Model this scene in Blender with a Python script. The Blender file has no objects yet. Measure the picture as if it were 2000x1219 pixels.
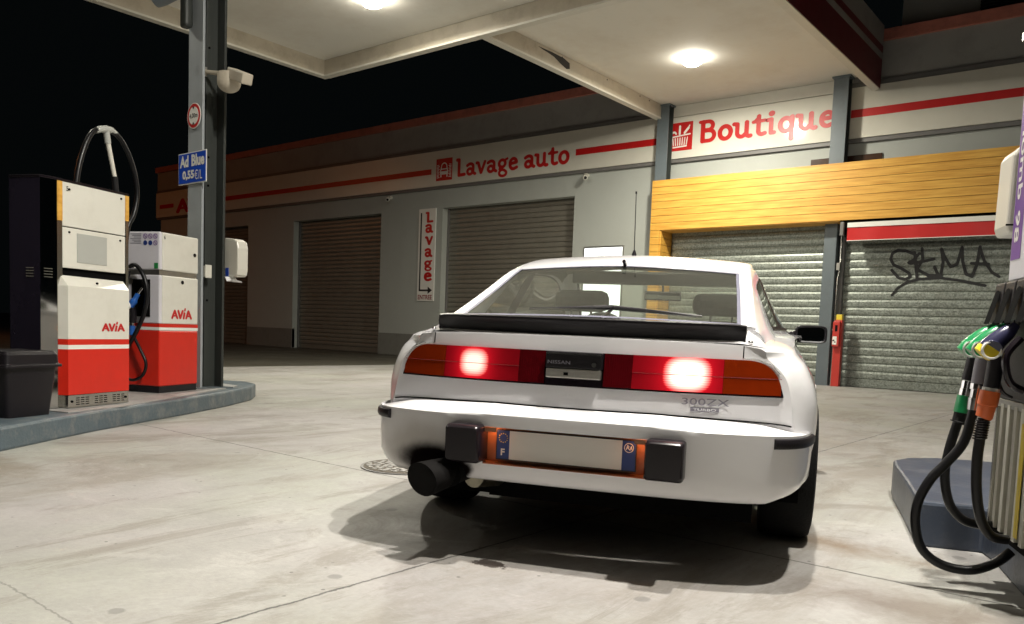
import bpy, bmesh, math, random
import numpy as np
from mathutils import Vector, Matrix
random.seed(7); rng=np.random.default_rng(5)
R=math.radians
C=bpy.context.scene.collection
scene=bpy.context.scene

# ------------------------------------------------------------------ camera
CAM_H=.864
def cam_axes(yaw,pitch,roll):
    cy,sy=math.cos(yaw),math.sin(yaw)
    f=Vector((-sy*math.cos(pitch),cy*math.cos(pitch),math.sin(pitch)))
    r=Vector((cy,sy,0)); u=r.cross(f); c,s=math.cos(roll),math.sin(roll)
    return c*r+s*u, -s*r+c*u, f
r_,u_,f_=cam_axes(R(38.674),R(-4.307),R(2.173))
cd=bpy.data.cameras.new('camera'); cam=bpy.data.objects.new('camera',cd); C.objects.link(cam)
cam.matrix_world=Matrix(((r_.x,u_.x,-f_.x,0),(r_.y,u_.y,-f_.y,0),(r_.z,u_.z,-f_.z,CAM_H),(0,0,0,1)))
cd.sensor_width=36; cd.lens=1572.2/2000*36; cd.shift_y=(763.4-609.5)/2000
cd.clip_start=.05; cd.clip_end=1500; scene.camera=cam

# ------------------------------------------------------------------ world (night)
w=bpy.data.worlds.new('World'); scene.world=w; w.use_nodes=True
nt=w.node_tree; bg=nt.nodes['Background']
sky=nt.nodes.new('ShaderNodeTexSky'); sky.sky_type='NISHITA'; sky.sun_disc=False; sky.sun_elevation=R(-7); sky.sun_rotation=R(200)
mixw=nt.nodes.new('ShaderNodeMixRGB'); mixw.blend_type='ADD'; mixw.inputs[0].default_value=1
mixw.inputs[2].default_value=(.012,.017,.018,1)
nt.links.new(sky.outputs[0],mixw.inputs[1]); nt.links.new(mixw.outputs[0],bg.inputs[0]); bg.inputs[1].default_value=.08
scene.view_settings.view_transform='Standard'; scene.view_settings.look='None'
scene.view_settings.exposure=0.52; scene.view_settings.gamma=1
LAMP=285.0       # power in watts of the canopy lamps

# ------------------------------------------------------------------ materials
def srgb(r,g,b):
    f=lambda c:(c/255/12.92 if c/255<=.04045 else ((c/255+.055)/1.055)**2.4)
    return (f(r),f(g),f(b))
def mat(name,col,rough=.5,metal=0,var=.12,vs=6.,bump=.0,bs=60.,coat=0,emit=None,es=0,spec=.5,dirt=0,dirtcol=(.05,.04,.03),ds=2.5,alpha=None):
    m=bpy.data.materials.new(name); m.use_nodes=True; n=m.node_tree.nodes; l=m.node_tree.links
    b=n['Principled BSDF']; b.inputs['Roughness'].default_value=rough; b.inputs['Metallic'].default_value=metal
    b.inputs['Coat Weight'].default_value=coat; b.inputs['Coat Roughness'].default_value=.035
    b.inputs['Specular IOR Level'].default_value=spec
    tc=n.new('ShaderNodeTexCoord')
    no=n.new('ShaderNodeTexNoise'); no.inputs['Scale'].default_value=vs; no.inputs['Detail'].default_value=6; no.inputs['Roughness'].default_value=.6
    l.new(tc.outputs['Object'],no.inputs['Vector'])
    mx=n.new('ShaderNodeMixRGB'); mx.inputs[1].default_value=(*[c*(1-var) for c in col],1); mx.inputs[2].default_value=(*[min(1,c*(1+var)) for c in col],1)
    l.new(no.outputs[0],mx.inputs[0]); out=mx.outputs[0]
    if dirt>0:
        n2=n.new('ShaderNodeTexNoise'); n2.inputs['Scale'].default_value=ds; n2.inputs['Detail'].default_value=8; n2.inputs['Roughness'].default_value=.72
        l.new(tc.outputs['Object'],n2.inputs['Vector'])
        cr=n.new('ShaderNodeValToRGB'); cr.color_ramp.elements[0].position=.48; cr.color_ramp.elements[1].position=.72
        cr.color_ramp.elements[1].color=(dirt,dirt,dirt,1); cr.color_ramp.elements[0].color=(0,0,0,1)
        l.new(n2.outputs[0],cr.inputs[0])
        m2=n.new('ShaderNodeMixRGB'); m2.inputs[2].default_value=(*dirtcol,1); l.new(cr.outputs[0],m2.inputs[0]); l.new(out,m2.inputs[1]); out=m2.outputs[0]
    l.new(out,b.inputs['Base Color'])
    mr=n.new('ShaderNodeMapRange'); mr.inputs[3].default_value=max(0.02,rough*.85); mr.inputs[4].default_value=min(1,rough*1.15)
    l.new(no.outputs[0],mr.inputs[0]); l.new(mr.outputs[0],b.inputs['Roughness'])
    if bump>0:
        n3=n.new('ShaderNodeTexNoise'); n3.inputs['Scale'].default_value=bs; n3.inputs['Detail'].default_value=4
        l.new(tc.outputs['Object'],n3.inputs['Vector'])
        bp=n.new('ShaderNodeBump'); bp.inputs['Strength'].default_value=bump; bp.inputs['Distance'].default_value=.01
        l.new(n3.outputs[0],bp.inputs['Height']); l.new(bp.outputs[0],b.inputs['Normal'])
    if emit: b.inputs['Emission Color'].default_value=(*emit,1); b.inputs['Emission Strength'].default_value=es
    return m
M={}
M['paint']=mat('white_paint',(.76,.755,.775),.35,var=.03,coat=1.0,dirt=.10,dirtcol=(.45,.42,.38),ds=3)
M['black_plastic']=mat('black_plastic',(.009,.0075,.010),.40,spec=.32,var=.2,bump=.15,bs=300)
M['black_gloss']=mat('black_gloss',(.010,.007,.010),.22,var=.1,spec=.4)
M['rubber']=mat('rubber',(.008,.008,.009),.62,spec=.3,var=.3,bump=.3,bs=120)
M['hose']=mat('hose_rubber',(.006,.006,.007),.34,spec=.35,var=.25,bump=.12,bs=150)
M['dark']=mat('dark_void',(.004,.004,.004),.95,spec=.05)
M['trim']=mat('grey_trim',(.16,.16,.21),.35,var=.1)
M['interior']=mat('interior_fabric',(.33,.345,.28),.85,var=.2,vs=40,bump=.3,bs=400)
M['interior_dark']=mat('interior_dark',(.035,.036,.034),.8,var=.2)
M['headliner']=mat('headliner',(.30,.31,.27),.9,var=.1)
M['chrome']=mat('chrome',(.7,.7,.7),.15,1,var=.05)
M['steel']=mat('stainless_steel',(.55,.54,.50),.22,1,var=.12,vs=3,dirt=.3,dirtcol=(.2,.17,.12),ds=4)
M['alu']=mat('pale_aluminium',(.60,.59,.52),.42,.45,var=.1,dirt=.2,ds=6)
M['steel_dull']=mat('dull_steel',(.42,.41,.38),.42,1,var=.2,vs=5,dirt=.3,ds=5)
M['mirror_steel']=mat('mirror_steel',(.42,.42,.40),.06,1,var=.1,vs=2)
M['grey_post']=mat('grey_post_paint',(.12,.145,.16),.42,var=.12,vs=2,bump=.05,dirt=.25,dirtcol=(.06,.06,.05),ds=3)
M['post_lit']=mat('lit_post_paint',(.34,.37,.39),.42,var=.1,vs=2,dirt=.2,dirtcol=(.15,.14,.12),ds=3)  # column paint lightened on the flange that catches the light
M['pump_dark']=mat('pump_dark_panel',(.018,.015,.025),.12,var=.2,vs=1.5)
M['kerb']=mat('kerb_paint',(.085,.115,.135),.45,var=.25,vs=3,bump=.25,bs=35,dirt=.55,dirtcol=(.28,.27,.24),ds=7)
M['kerb_blue']=mat('kerb_paint_blue',(.04,.052,.078),.4,var=.2,vs=3,bump=.2,bs=35,dirt=.25,dirtcol=(.2,.2,.2),ds=8)
M['pump_white']=mat('pump_white',(.70,.69,.62),.35,var=.04,dirt=.18,dirtcol=(.4,.36,.28),ds=4)
M['pump_cool']=mat('pump_cool_white',(.66,.65,.70),.35,var=.04,dirt=.15,dirtcol=(.4,.36,.3),ds=4)
M['pump_red']=mat('pump_red',(.62,.022,.010),.34,var=.08,dirt=.15,dirtcol=(.25,.03,.02),ds=4)
M['pump_grey']=mat('pump_grey',(.42,.43,.40),.4,var=.05)
M['red_sign']=mat('sign_red',(.52,.012,.012),.4,var=.06)
M['dark_red']=mat('fascia_dark_red',(.27,.018,.022),.45,var=.12,dirt=.2,ds=3)
M['shaded_red']=mat('fascia_shaded_red',(.13,.012,.018),.5,var=.12,dirt=.2,ds=3)  # canopy red darkened so the colour carries the shade on the outer faces
M['roof_strip']=mat('roof_strip_red',(.44,.15,.11),.7,var=.25,vs=3,dirt=.4,dirtcol=(.10,.06,.05),ds=4)
M['white_sign']=mat('sign_white',(.80,.79,.74),.4,var=.04)
M['black_sign']=mat('sign_black',(.02,.02,.02),.5)
M['blue_sign']=mat('sign_blue',(.012,.07,.50),.3,var=.06)
M['navy']=mat('plate_blue',(.02,.045,.20),.35)
M['yellow']=mat('yellow',(.75,.58,.05),.4)
M['purple']=mat('purple_label',(.16,.055,.30),.4,var=.05)
M['green']=mat('nozzle_green',(.008,.20,.065),.28,var=.12)
M['nozzle_blue']=mat('nozzle_blue',(.02,.11,.42),.3,var=.1)
M['orange']=mat('coupling_orange',(.62,.12,.025),.45,var=.12)
M['nozzle_yellow']=mat('cap_yellow',(.65,.50,.02),.4)
M['nozzle_navy']=mat('nozzle_navy',(.03,.03,.07),.22)
M['wall']=mat('wall_render',(.42,.44,.41),.75,var=.08,vs=1.2,bump=.15,bs=50,dirt=.16,dirtcol=(.22,.20,.16),ds=1.2)
M['plinth']=mat('plinth_render',(.20,.20,.18),.8,var=.15,vs=2,bump=.2,bs=50,dirt=.3,ds=2)
M['fascia']=mat('fascia_panel',(.66,.64,.56),.33,var=.05,vs=.8,dirt=.12,dirtcol=(.38,.33,.25),ds=1.0)
M['fascia_gloss']=mat('fascia_gloss_panel',(.68,.67,.60),.08,var=.04,vs=.8,dirt=.08,dirtcol=(.38,.33,.25),ds=1.0)
M['upper']=mat('upper_cladding',(.31,.305,.29),.6,var=.12,vs=1,dirt=.3,dirtcol=(.1,.09,.08),ds=1.5)
M['gutter']=mat('gutter_metal',(.15,.145,.14),.5,var=.15)
M['soffit']=mat('soffit_panel',(.72,.70,.64),.8,spec=.2,var=.05,vs=.7,bump=.06,bs=3,dirt=.22,dirtcol=(.42,.33,.22),ds=.9)
M['lip']=mat('canopy_lip',(.50,.45,.36),.5,var=.12,vs=2,dirt=.4,dirtcol=(.22,.17,.10),ds=3)
M['lipw']=mat('canopy_lip_white',(.64,.62,.55),.5,var=.06,vs=2,dirt=.15,dirtcol=(.3,.25,.18),ds=4)
M['flake']=mat('bare_metal_flake',(.03,.028,.025),.8)
M['shutter_dark']=mat('shutter_brown',(.27,.255,.215),.42,.4,var=.2,vs=3,dirt=.35,dirtcol=(.08,.06,.04),ds=3)
M['graffiti']=mat('graffiti_black',(.006,.006,.007),.5)
M['tyre']=mat('tyre',(.007,.007,.007),.85,spec=.2,bump=.4,bs=90)
M['rim']=mat('alloy_rim',(.45,.45,.45),.3,1)
M['amber']=mat('amber_lens',(.24,.022,.002),.12,var=.15,vs=20,coat=.6)
M['lens_red']=mat('red_lens',(.14,.004,.006),.12,var=.2,vs=20,coat=.6)
M['lens_dark']=mat('dark_red_lens',(.075,.002,.004),.12,var=.2,vs=20,coat=.6)
M['badge_grey']=mat('badge_grey',(.22,.21,.25),.4)
M['plate']=mat('plate_white',(.72,.70,.66),.35,var=.04)
M['brown_glass']=mat('brown_glass',(.05,.022,.012),.2)
M['post_dark']=mat('post_shadow_paint',(.035,.04,.036),.5,var=.2,vs=2,bump=.05)  # post paint darkened to stand for shade in the open side of the section
M['plastic_white']=mat('dispenser_white',(.72,.70,.62),.3,var=.04)
M['paper']=mat('paper',(.8,.8,.8),.8)
M['soot']=mat('sooty_steel',(.004,.0035,.0035),.8,0,spec=.12,var=.5,vs=14)
M['exhaust_can']=mat('exhaust_can',(.5,.46,.36),.35,1,var=.3,dirt=.5,ds=9)
M['fp_red']=mat('fire_red',(.50,.04,.03),.4,var=.1,dirt=.2,ds=6)
M['green_led']=mat('green_sticker',(.02,.22,.06),.4)
M['mirror_glass']=mat('mirror_glass',(.75,.8,.78),.02,1,var=.01)
def lampmat(name,col,s):
    m=bpy.data.materials.new(name); m.use_nodes=True; n=m.node_tree.nodes; b=n['Principled BSDF']
    b.inputs['Base Color'].default_value=(.9,.9,.9,1); b.inputs['Emission Color'].default_value=(*col,1); b.inputs['Emission Strength'].default_value=s; return m
M['lamp']=lampmat('lamp_glow',(1,.955,.84),45)
M['notice']=lampmat('notice_backlight',(.92,1,.97),1.15)
M['plate_bulb']=lampmat('plate_bulb',(1,.36,.12),34)

def glass(name,tint=(.89,.93,.88)):
    m=bpy.data.materials.new(name); m.use_nodes=True; n=m.node_tree.nodes; l=m.node_tree.links; n.clear()
    o=n.new('ShaderNodeOutputMaterial'); t=n.new('ShaderNodeBsdfTransparent'); t.inputs[0].default_value=(*tint,1)
    g=n.new('ShaderNodeBsdfGlossy'); g.inputs['Roughness'].default_value=.015; g.inputs[0].default_value=(1,1,1,1)
    lw=n.new('ShaderNodeLayerWeight'); lw.inputs[0].default_value=.5
    pw=n.new('ShaderNodeMath'); pw.operation='POWER'; pw.inputs[1].default_value=5; l.new(lw.outputs['Facing'],pw.inputs[0])
    fr=n.new('ShaderNodeMath'); fr.operation='MULTIPLY_ADD'; fr.inputs[1].default_value=.9; fr.inputs[2].default_value=.07; l.new(pw.outputs[0],fr.inputs[0])
    no=n.new('ShaderNodeTexNoise'); no.inputs['Scale'].default_value=2.5; tc=n.new('ShaderNodeTexCoord'); l.new(tc.outputs['Object'],no.inputs['Vector'])
    d=n.new('ShaderNodeBsdfDiffuse'); d.inputs[0].default_value=(.55,.57,.5,1)  # grey-green haze mixed in to stand for reflections veiling the glass
    ml=n.new('ShaderNodeMath'); ml.operation='MULTIPLY'; ml.inputs[1].default_value=.08; l.new(no.outputs[0],ml.inputs[0])
    m1=n.new('ShaderNodeMixShader'); l.new(ml.outputs[0],m1.inputs[0]); l.new(t.outputs[0],m1.inputs[1]); l.new(d.outputs[0],m1.inputs[2])
    m2=n.new('ShaderNodeMixShader'); l.new(fr.outputs[0],m2.inputs[0]); l.new(m1.outputs[0],m2.inputs[1]); l.new(g.outputs[0],m2.inputs[2])
    l.new(m2.outputs[0],o.inputs[0]); return m
M['glass']=glass('car_glass')
M['side_glass']=glass('side_glass',(.55,.58,.5))

def galv():
    m=mat('galvanised_shutter',(.265,.29,.26),.46,.55,var=.1,vs=1.5,dirt=.30,dirtcol=(.16,.15,.11),ds=2.2)
    n=m.node_tree.nodes; l=m.node_tree.links; b=n['Principled BSDF']
    tc=n.new('ShaderNodeTexCoord'); v=n.new('ShaderNodeTexVoronoi'); v.inputs['Scale'].default_value=42; l.new(tc.outputs['Object'],v.inputs['Vector'])
    src=b.inputs['Base Color'].links[0].from_socket
    hs=n.new('ShaderNodeMixRGB'); hs.blend_type='OVERLAY'; hs.inputs[0].default_value=.45
    bw=n.new('ShaderNodeRGBToBW'); l.new(v.outputs['Color'],bw.inputs[0]); l.new(src,hs.inputs[1]); l.new(bw.outputs[0],hs.inputs[2]); l.new(hs.outputs[0],b.inputs['Base Color'])
    mr=n.new('ShaderNodeMapRange'); mr.inputs[3].default_value=.3; mr.inputs[4].default_value=.55; l.new(bw.outputs[0],mr.inputs[0]); l.new(mr.outputs[0],b.inputs['Roughness'])
    return m
M['shutter']=galv()
def wood():
    m=bpy.data.materials.new('larch_cladding'); m.use_nodes=True; n=m.node_tree.nodes; l=m.node_tree.links; b=n['Principled BSDF']
    tc=n.new('ShaderNodeTexCoord'); mp=n.new('ShaderNodeMapping'); mp.inputs['Scale'].default_value=(.6,4,9); l.new(tc.outputs['Object'],mp.inputs[0])
    no=n.new('ShaderNodeTexNoise'); no.inputs['Scale'].default_value=3; no.inputs['Detail'].default_value=8; l.new(mp.outputs[0],no.inputs['Vector'])
    cr=n.new('ShaderNodeValToRGB'); e=cr.color_ramp.elements; e[0].position=.3; e[0].color=(.55,.26,.035,1); e[1].position=.75; e[1].color=(.78,.46,.09,1)
    l.new(no.outputs[0],cr.inputs[0]); l.new(cr.outputs[0],b.inputs['Base Color']); b.inputs['Roughness'].default_value=.42
    return m
M['wood']=wood()
def chequer():
    m=mat('chequer_plate',(.40,.40,.39),.5,.25,var=.15,dirt=.4,ds=5)
    n=m.node_tree.nodes; l=m.node_tree.links; b=n['Principled BSDF']
    tc=n.new('ShaderNodeTexCoord'); mp=n.new('ShaderNodeMapping'); mp.inputs['Rotation'].default_value=(0,0,R(45)); mp.inputs['Scale'].default_value=(32,14,1)
    l.new(tc.outputs['Object'],mp.inputs[0]); ck=n.new('ShaderNodeTexChecker'); ck.inputs['Scale'].default_value=1; l.new(mp.outputs[0],ck.inputs['Vector'])
    bp=n.new('ShaderNodeBump'); bp.inputs['Strength'].default_value=.8; bp.inputs['Distance'].default_value=.01; l.new(ck.outputs['Fac'],bp.inputs['Height']); l.new(bp.outputs[0],b.inputs['Normal'])
    return m
M['chequer']=chequer()

def concrete(name,base,joints=True,dark=0):
    m=bpy.data.materials.new(name); m.use_nodes=True; n=m.node_tree.nodes; l=m.node_tree.links; b=n['Principled BSDF']
    geo=n.new('ShaderNodeNewGeometry'); P=geo.outputs['Position']
    def noise(sc,det=6,ro=.6,dist=0,scale=None,vec=None):
        t=n.new('ShaderNodeTexNoise'); t.inputs['Scale'].default_value=sc; t.inputs['Detail'].default_value=det; t.inputs['Roughness'].default_value=ro; t.inputs['Distortion'].default_value=dist
        src=vec or P
        if scale:
            mp=n.new('ShaderNodeMapping'); mp.inputs['Scale'].default_value=scale; mp.inputs['Rotation'].default_value=(0,0,.4); l.new(src,mp.inputs[0]); src=mp.outputs[0]
        l.new(src,t.inputs['Vector']); return t.outputs[0]
    def ramp(x,a,bb,c0=0.,c1=1.):
        r=n.new('ShaderNodeMapRange'); r.inputs[1].default_value=a; r.inputs[2].default_value=bb; r.inputs[3].default_value=c0; r.inputs[4].default_value=c1; l.new(x,r.inputs[0]); return r.outputs[0]
    def mth(op,a,c=None):
        k=n.new('ShaderNodeMath'); k.operation=op
        for i,v in enumerate((a,c)):
            if v is None: continue
            if isinstance(v,(int,float)): k.inputs[i].default_value=v
            else: l.new(v,k.inputs[i])
        return k.outputs[0]
    def mix(f,a,c):
        k=n.new('ShaderNodeMixRGB')
        if isinstance(f,float): k.inputs[0].default_value=f
        else: l.new(f,k.inputs[0])
        for i,v in ((1,a),(2,c)):
            if isinstance(v,tuple): k.inputs[i].default_value=(*v,1)
            else: l.new(v,k.inputs[i])
        return k.outputs[0]
    b1=tuple(c*.86 for c in base); b2=tuple(min(1,c*1.12) for c in base)
    col=mix(ramp(noise(.35,8,.65,.4),.3,.7),b1,b2)
    if joints:
        col=mix(ramp(noise(.45,4,.5),.40,.62,0,.6),col,(base[0]*.97,base[1]*.90,base[2]*.98))
        col=mix(ramp(noise(.62,3,.5,.3),.45,.62,0,.55),col,(base[0]*.90,base[1]*.97,base[2]*.84))
    col=mix(ramp(noise(3.1,8,.75),.42,.66,0,.6),col,tuple(c*.78 for c in base))
    col=mix(ramp(noise(45,3,.6),.4,.7,0,.35),col,tuple(c*.72 for c in base))
    # large tyre-worn grime, streaks
    col=mix(ramp(noise(.55,9,.78,.9,(1,.45,1)),.49,.62,0,.7),col,tuple(c*.62 for c in (base[0]*1.02,base[1]*.95,base[2]*.86)))
    col=mix(ramp(noise(7,6,.75,.3,(.35,1.3,1)),.60,.70,0,.40),col,tuple(min(1,c*1.28) for c in base))
    # oil drops and dark specks
    v=n.new('ShaderNodeTexVoronoi'); v.inputs['Scale'].default_value=1.9; l.new(P,v.inputs['Vector'])
    wob=noise(9,3,.6); d=mth('ADD',v.outputs['Distance'],mth('MULTIPLY',wob,.12))
    sel=mth('GREATER_THAN',noise(.9,2,.5),.50)
    col=mix(mth('MULTIPLY',mth('MULTIPLY',ramp(d,.150,.125),sel),.5),col,tuple(c*.35 for c in base))
    v2=n.new('ShaderNodeTexVoronoi'); v2.inputs['Scale'].default_value=11; l.new(P,v2.inputs['Vector'])
    col=mix(mth('MULTIPLY',ramp(v2.outputs['Distance'],.09,.06),mth('MULTIPLY',mth('GREATER_THAN',noise(2.2,2),.50),.8)),col,tuple(c*.3 for c in base))
    sep=n.new('ShaderNodeSeparateXYZ'); l.new(P,sep.inputs[0]); X,Y=sep.outputs[0],sep.outputs[1]
    def blot(x,y,rx,ry,soft,c,amt,wsc=14,wamp=.5):
        dx=mth('MULTIPLY',mth('SUBTRACT',X,x),1/rx); dy=mth('MULTIPLY',mth('SUBTRACT',Y,y),1/ry)
        r2=mth('SQRT',mth('ADD',mth('MULTIPLY',dx,dx),mth('MULTIPLY',dy,dy)))
        r2=mth('ADD',r2,mth('MULTIPLY',mth('SUBTRACT',noise(wsc,5,.7),.5),wamp*2))
        return mix(ramp(r2,1,1-soft,0,amt),col,c)
    hgt=noise(60,5,.7)
    if joints:
        # scuffs and tyre-dark patches
        col=mix(ramp(noise(1.1,9,.78,1.2,(1.6,.5,1)),.53,.60,0,.65),col,tuple(c*.58 for c in (base[0],base[1]*.94,base[2]*.86)))
        col=mix(ramp(noise(.8,9,.8,.6),.56,.62,0,.28),col,tuple(min(1,c*1.35) for c in base))
        v3=n.new('ShaderNodeTexVoronoi'); v3.inputs['Scale'].default_value=3.4; v3.inputs['Randomness'].default_value=1; l.new(P,v3.inputs['Vector'])
        d3=mth('ADD',v3.outputs['Distance'],mth('MULTIPLY',noise(16,3,.6),.10))
        col=mix(mth('MULTIPLY',mth('MULTIPLY',ramp(d3,.155,.125),mth('GREATER_THAN',noise(1.3,2,.5,0,None),.47)),.6),col,tuple(c*.42 for c in base))
        col=blot(-1.87,2.23,.085,.042,.15,(.035,.026,.022),.95,20,1.0)
        col=blot(-1.02,2.0,.07,.05,.3,tuple(c*.35 for c in base),.6,14,.6)
        col=blot(-1.45,1.62,.34,.20,.8,tuple(c*.62 for c in base),.22,5,.7)
        col=blot(-5.2,1.6,.8,.3,.9,(base[0]*.5,base[1]*.42,base[2]*.32),.85,4,.9)
        col=blot(-1.0,3.5,.45,.16,.9,(.15,.105,.065),.75,5,.9)
        col=blot(-.55,2.85,.5,.3,.9,(.13,.10,.08),.7,5,.9)
        col=blot(-3.1,1.9,.5,.25,.9,tuple(c*.7 for c in base),.35,5,.9)
        jw=mth('MULTIPLY',mth('SUBTRACT',noise(9,7,.8),.5),.034)
        jl=None
        for ax,off,per in ((X,-2.02,5.2),(Y,3.13,5.2)):
            t=mth('ADD',mth('SUBTRACT',ax,off-per/2-52),jw)
            t=mth('ABSOLUTE',mth('SUBTRACT',mth('MODULO',t,per),per/2))
            g=ramp(t,.008,.003)
            jl=g if jl is None else mth('MAXIMUM',jl,g)
        ex=ramp(mth('ABSOLUTE',mth('ADD',mth('SUBTRACT',Y,.955),mth('MULTIPLY',jw,1.6))),.005,.002,0,.5)
        jl=mth('MAXIMUM',jl,mth('MULTIPLY',ex,ramp(X,-2.02,-2.03)))
        col=mix(mth('MULTIPLY',jl,.85),col,tuple(c*.16 for c in base))
        hgt=mth('SUBTRACT',hgt,mth('MULTIPLY',jl,1.5))
    l.new(col,b.inputs['Base Color'])
    l.new(ramp(noise(1.3,6,.7),.3,.7,.42,.72),b.inputs['Roughness'])
    b.inputs['Specular IOR Level'].default_value=.4
    bp=n.new('ShaderNodeBump'); bp.inputs['Strength'].default_value=.22; bp.inputs['Distance'].default_value=.006; l.new(hgt,bp.inputs['Height']); l.new(bp.outputs[0],b.inputs['Normal'])
    return m
M['concrete']=concrete('forecourt_concrete',(.355,.348,.332))
M['asphalt']=concrete('asphalt',(.085,.080,.062),joints=False)

# ------------------------------------------------------------------ mesh helpers
class MB:
    def __init__(s): s.v=[]; s.f=[]; s.sm=[]
    def add(s,vs,fs,sm=False):
        o=len(s.v); s.v+=[tuple(p) for p in vs]; s.f+=[tuple(i+o for i in f) for f in fs]; s.sm+=[sm]*len(fs); return s
    def box(s,x0,x1,y0,y1,z0,z1,T=None):
        vs=[(x,y,z) for z in (z0,z1) for y in (y0,y1) for x in (x0,x1)]
        if T: vs=[T(*p) for p in vs]
        return s.add(vs,[(0,2,3,1),(4,5,7,6),(0,1,5,4),(2,6,7,3),(0,4,6,2),(1,3,7,5)])
    def prism(s,poly,z0,z1,T=None):
        n=len(poly); vs=[(x,y,z0) for x,y in poly]+[(x,y,z1) for x,y in poly]
        if T: vs=[T(*p) for p in vs]
        return s.add(vs,[tuple(range(n))[::-1],tuple(range(n,2*n))]+[(i,(i+1)%n,n+(i+1)%n,n+i) for i in range(n)])
    def grid(s,rows,sm=True,closed=False):
        n=len(rows[0]); vs=[p for r in rows for p in r]; fs=[]
        for i in range(len(rows)-1):
            for j in range(n if closed else n-1):
                k=(j+1)%n; fs.append((i*n+j,i*n+k,(i+1)*n+k,(i+1)*n+j))
        return s.add(vs,fs,sm)
    def tube(s,pts,rad,n=12,caps=True):
        pts=[Vector(p) for p in pts]; m=len(pts); rad=rad if isinstance(rad,(list,tuple)) else [rad]*m
        up=Vector((0,0,1)); rows=[]; prev=None
        for i in range(m):
            d=(pts[min(i+1,m-1)]-pts[max(i-1,0)]).normalized()
            if prev is None:
                a=d.orthogonal().normalized()
            else:
                a=(prev-d*prev.dot(d)).normalized()
            prev=a; b=d.cross(a)
            rows.append([pts[i]+(a*math.cos(t)+b*math.sin(t))*rad[i] for t in [2*math.pi*k/n for k in range(n)]])
        s.grid(rows,True,True)
        if caps:
            s.add(rows[0],[tuple(range(n))[::-1]]); s.add(rows[-1],[tuple(range(n))])
        return s
    def ell(s,c,rx,ry,rz,n=16,m=10,T=None,half=None):
        rows=[]; a0,a1=(-math.pi/2,math.pi/2)
        if half=='down': a1=0
        if half=='up': a0=0
        for i in range(m+1):
            t=a0+(a1-a0)*i/m
            rows.append([(c[0]+rx*math.cos(t)*math.cos(p),c[1]+ry*math.cos(t)*math.sin(p),c[2]+rz*math.sin(t)) for p in [2*math.pi*k/n for k in range(n)]])
        if T: rows=[[T(*p) for p in r] for r in rows]
        return s.grid(rows,True,True)
    def build(s,name,m,parent=None,bevel=0,loc=None):
        me=bpy.data.meshes.new(name)
        vs=s.v
        if loc is not None: vs=[(x-loc[0],y-loc[1],z-loc[2]) for x,y,z in vs]
        me.from_pydata(vs,[],s.f); me.validate(); 
        for p,q in zip(me.polygons,s.sm): p.use_smooth=q
        bm=bmesh.new(); bm.from_mesh(me); bmesh.ops.remove_doubles(bm,verts=bm.verts,dist=1e-5); bmesh.ops.recalc_face_normals(bm,faces=bm.faces); bm.to_mesh(me); bm.free()
        if any(s.sm): me.set_sharp_from_angle(angle=R(38))
        o=bpy.data.objects.new(name,me); C.objects.link(o)
        me.materials.append(M[m] if isinstance(m,str) else m)
        if loc is not None: o.location=loc
        if parent: o.parent=parent
        if bevel:
            b=o.modifiers.new('bevel','BEVEL'); b.width=bevel; b.segments=2; b.limit_method='ANGLE'; b.angle_limit=R(50)
        return o
def tag(o,label=None,cat=None,group=None,kind=None):
    if label: o['label']=label
    if cat: o['category']=cat
    if group: o['group']=group
    if kind: o['kind']=kind
    return o
def empty(name,loc,rz=0,**k):
    o=bpy.data.objects.new(name,None); C.objects.link(o); o.location=loc; o.rotation_euler=(0,0,rz); o.empty_display_size=.1; return tag(o,**k)
def box(name,m,x0,x1,y0,y1,z0,z1,parent=None,bevel=0,loc=None): return MB().box(x0,x1,y0,y1,z0,z1).build(name,m,parent,bevel,loc)

# ---- flat lettering: strokes -> signed distance -> marching squares (clean, no overlaps)
def sdf_polys(strokes,cell=.03,pad=.06):
    """strokes: list of (points,width). returns verts2d, faces"""
    allp=np.array([p for s in strokes for p in s[0]],float); wmax=max(s[1] for s in strokes)
    lo=allp.min(0)-wmax/2-pad; hi=allp.max(0)+wmax/2+pad
    nx=int((hi[0]-lo[0])/cell)+2; ny=int((hi[1]-lo[1])/cell)+2
    X,Y=np.meshgrid(lo[0]+cell*np.arange(nx),lo[1]+cell*np.arange(ny),indexing='ij'); D=np.full(X.shape,9.)
    for pts,wd in strokes:
        for (a,b) in zip(pts[:-1],pts[1:]):
            a=np.array(a,float);b=np.array(b,float); ab=b-a; L=max(1e-9,ab@ab)
            t=np.clip(((X-a[0])*ab[0]+(Y-a[1])*ab[1])/L,0,1)
            D=np.minimum(D,np.hypot(X-a[0]-t*ab[0],Y-a[1]-t*ab[1])-wd/2)
    vs=[];idx={};fs=[]
    def V(p):
        k=(round(p[0],5),round(p[1],5))
        if k not in idx: idx[k]=len(vs); vs.append(k)
        return idx[k]
    for i in range(nx-1):
        for j in range(ny-1):
            cs=[(i,j),(i+1,j),(i+1,j+1),(i,j+1)]; d=[D[c] for c in cs]
            if min(d)>0: continue
            poly=[]
            for k in range(4):
                a,b=cs[k],cs[(k+1)%4]; da,db=d[k],d[(k+1)%4]; pa=(X[a],Y[a]); pb=(X[b],Y[b])
                if da<=0: poly.append(V(pa))
                if (da<=0)!=(db<=0):
                    t=da/(da-db); poly.append(V((pa[0]+t*(pb[0]-pa[0]),pa[1]+t*(pb[1]-pa[1]))))
            poly=[p for q,p in enumerate(poly) if p!=poly[q-1]]
            if len(poly)>2: fs.append(tuple(poly))
    return vs,fs
def arc(cx,cy,rx,ry,a0,a1,n=14): return [(cx+rx*math.cos(R(a0+(a1-a0)*i/n)),cy+ry*math.sin(R(a0+(a1-a0)*i/n))) for i in range(n+1)]
W=.17
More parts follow.
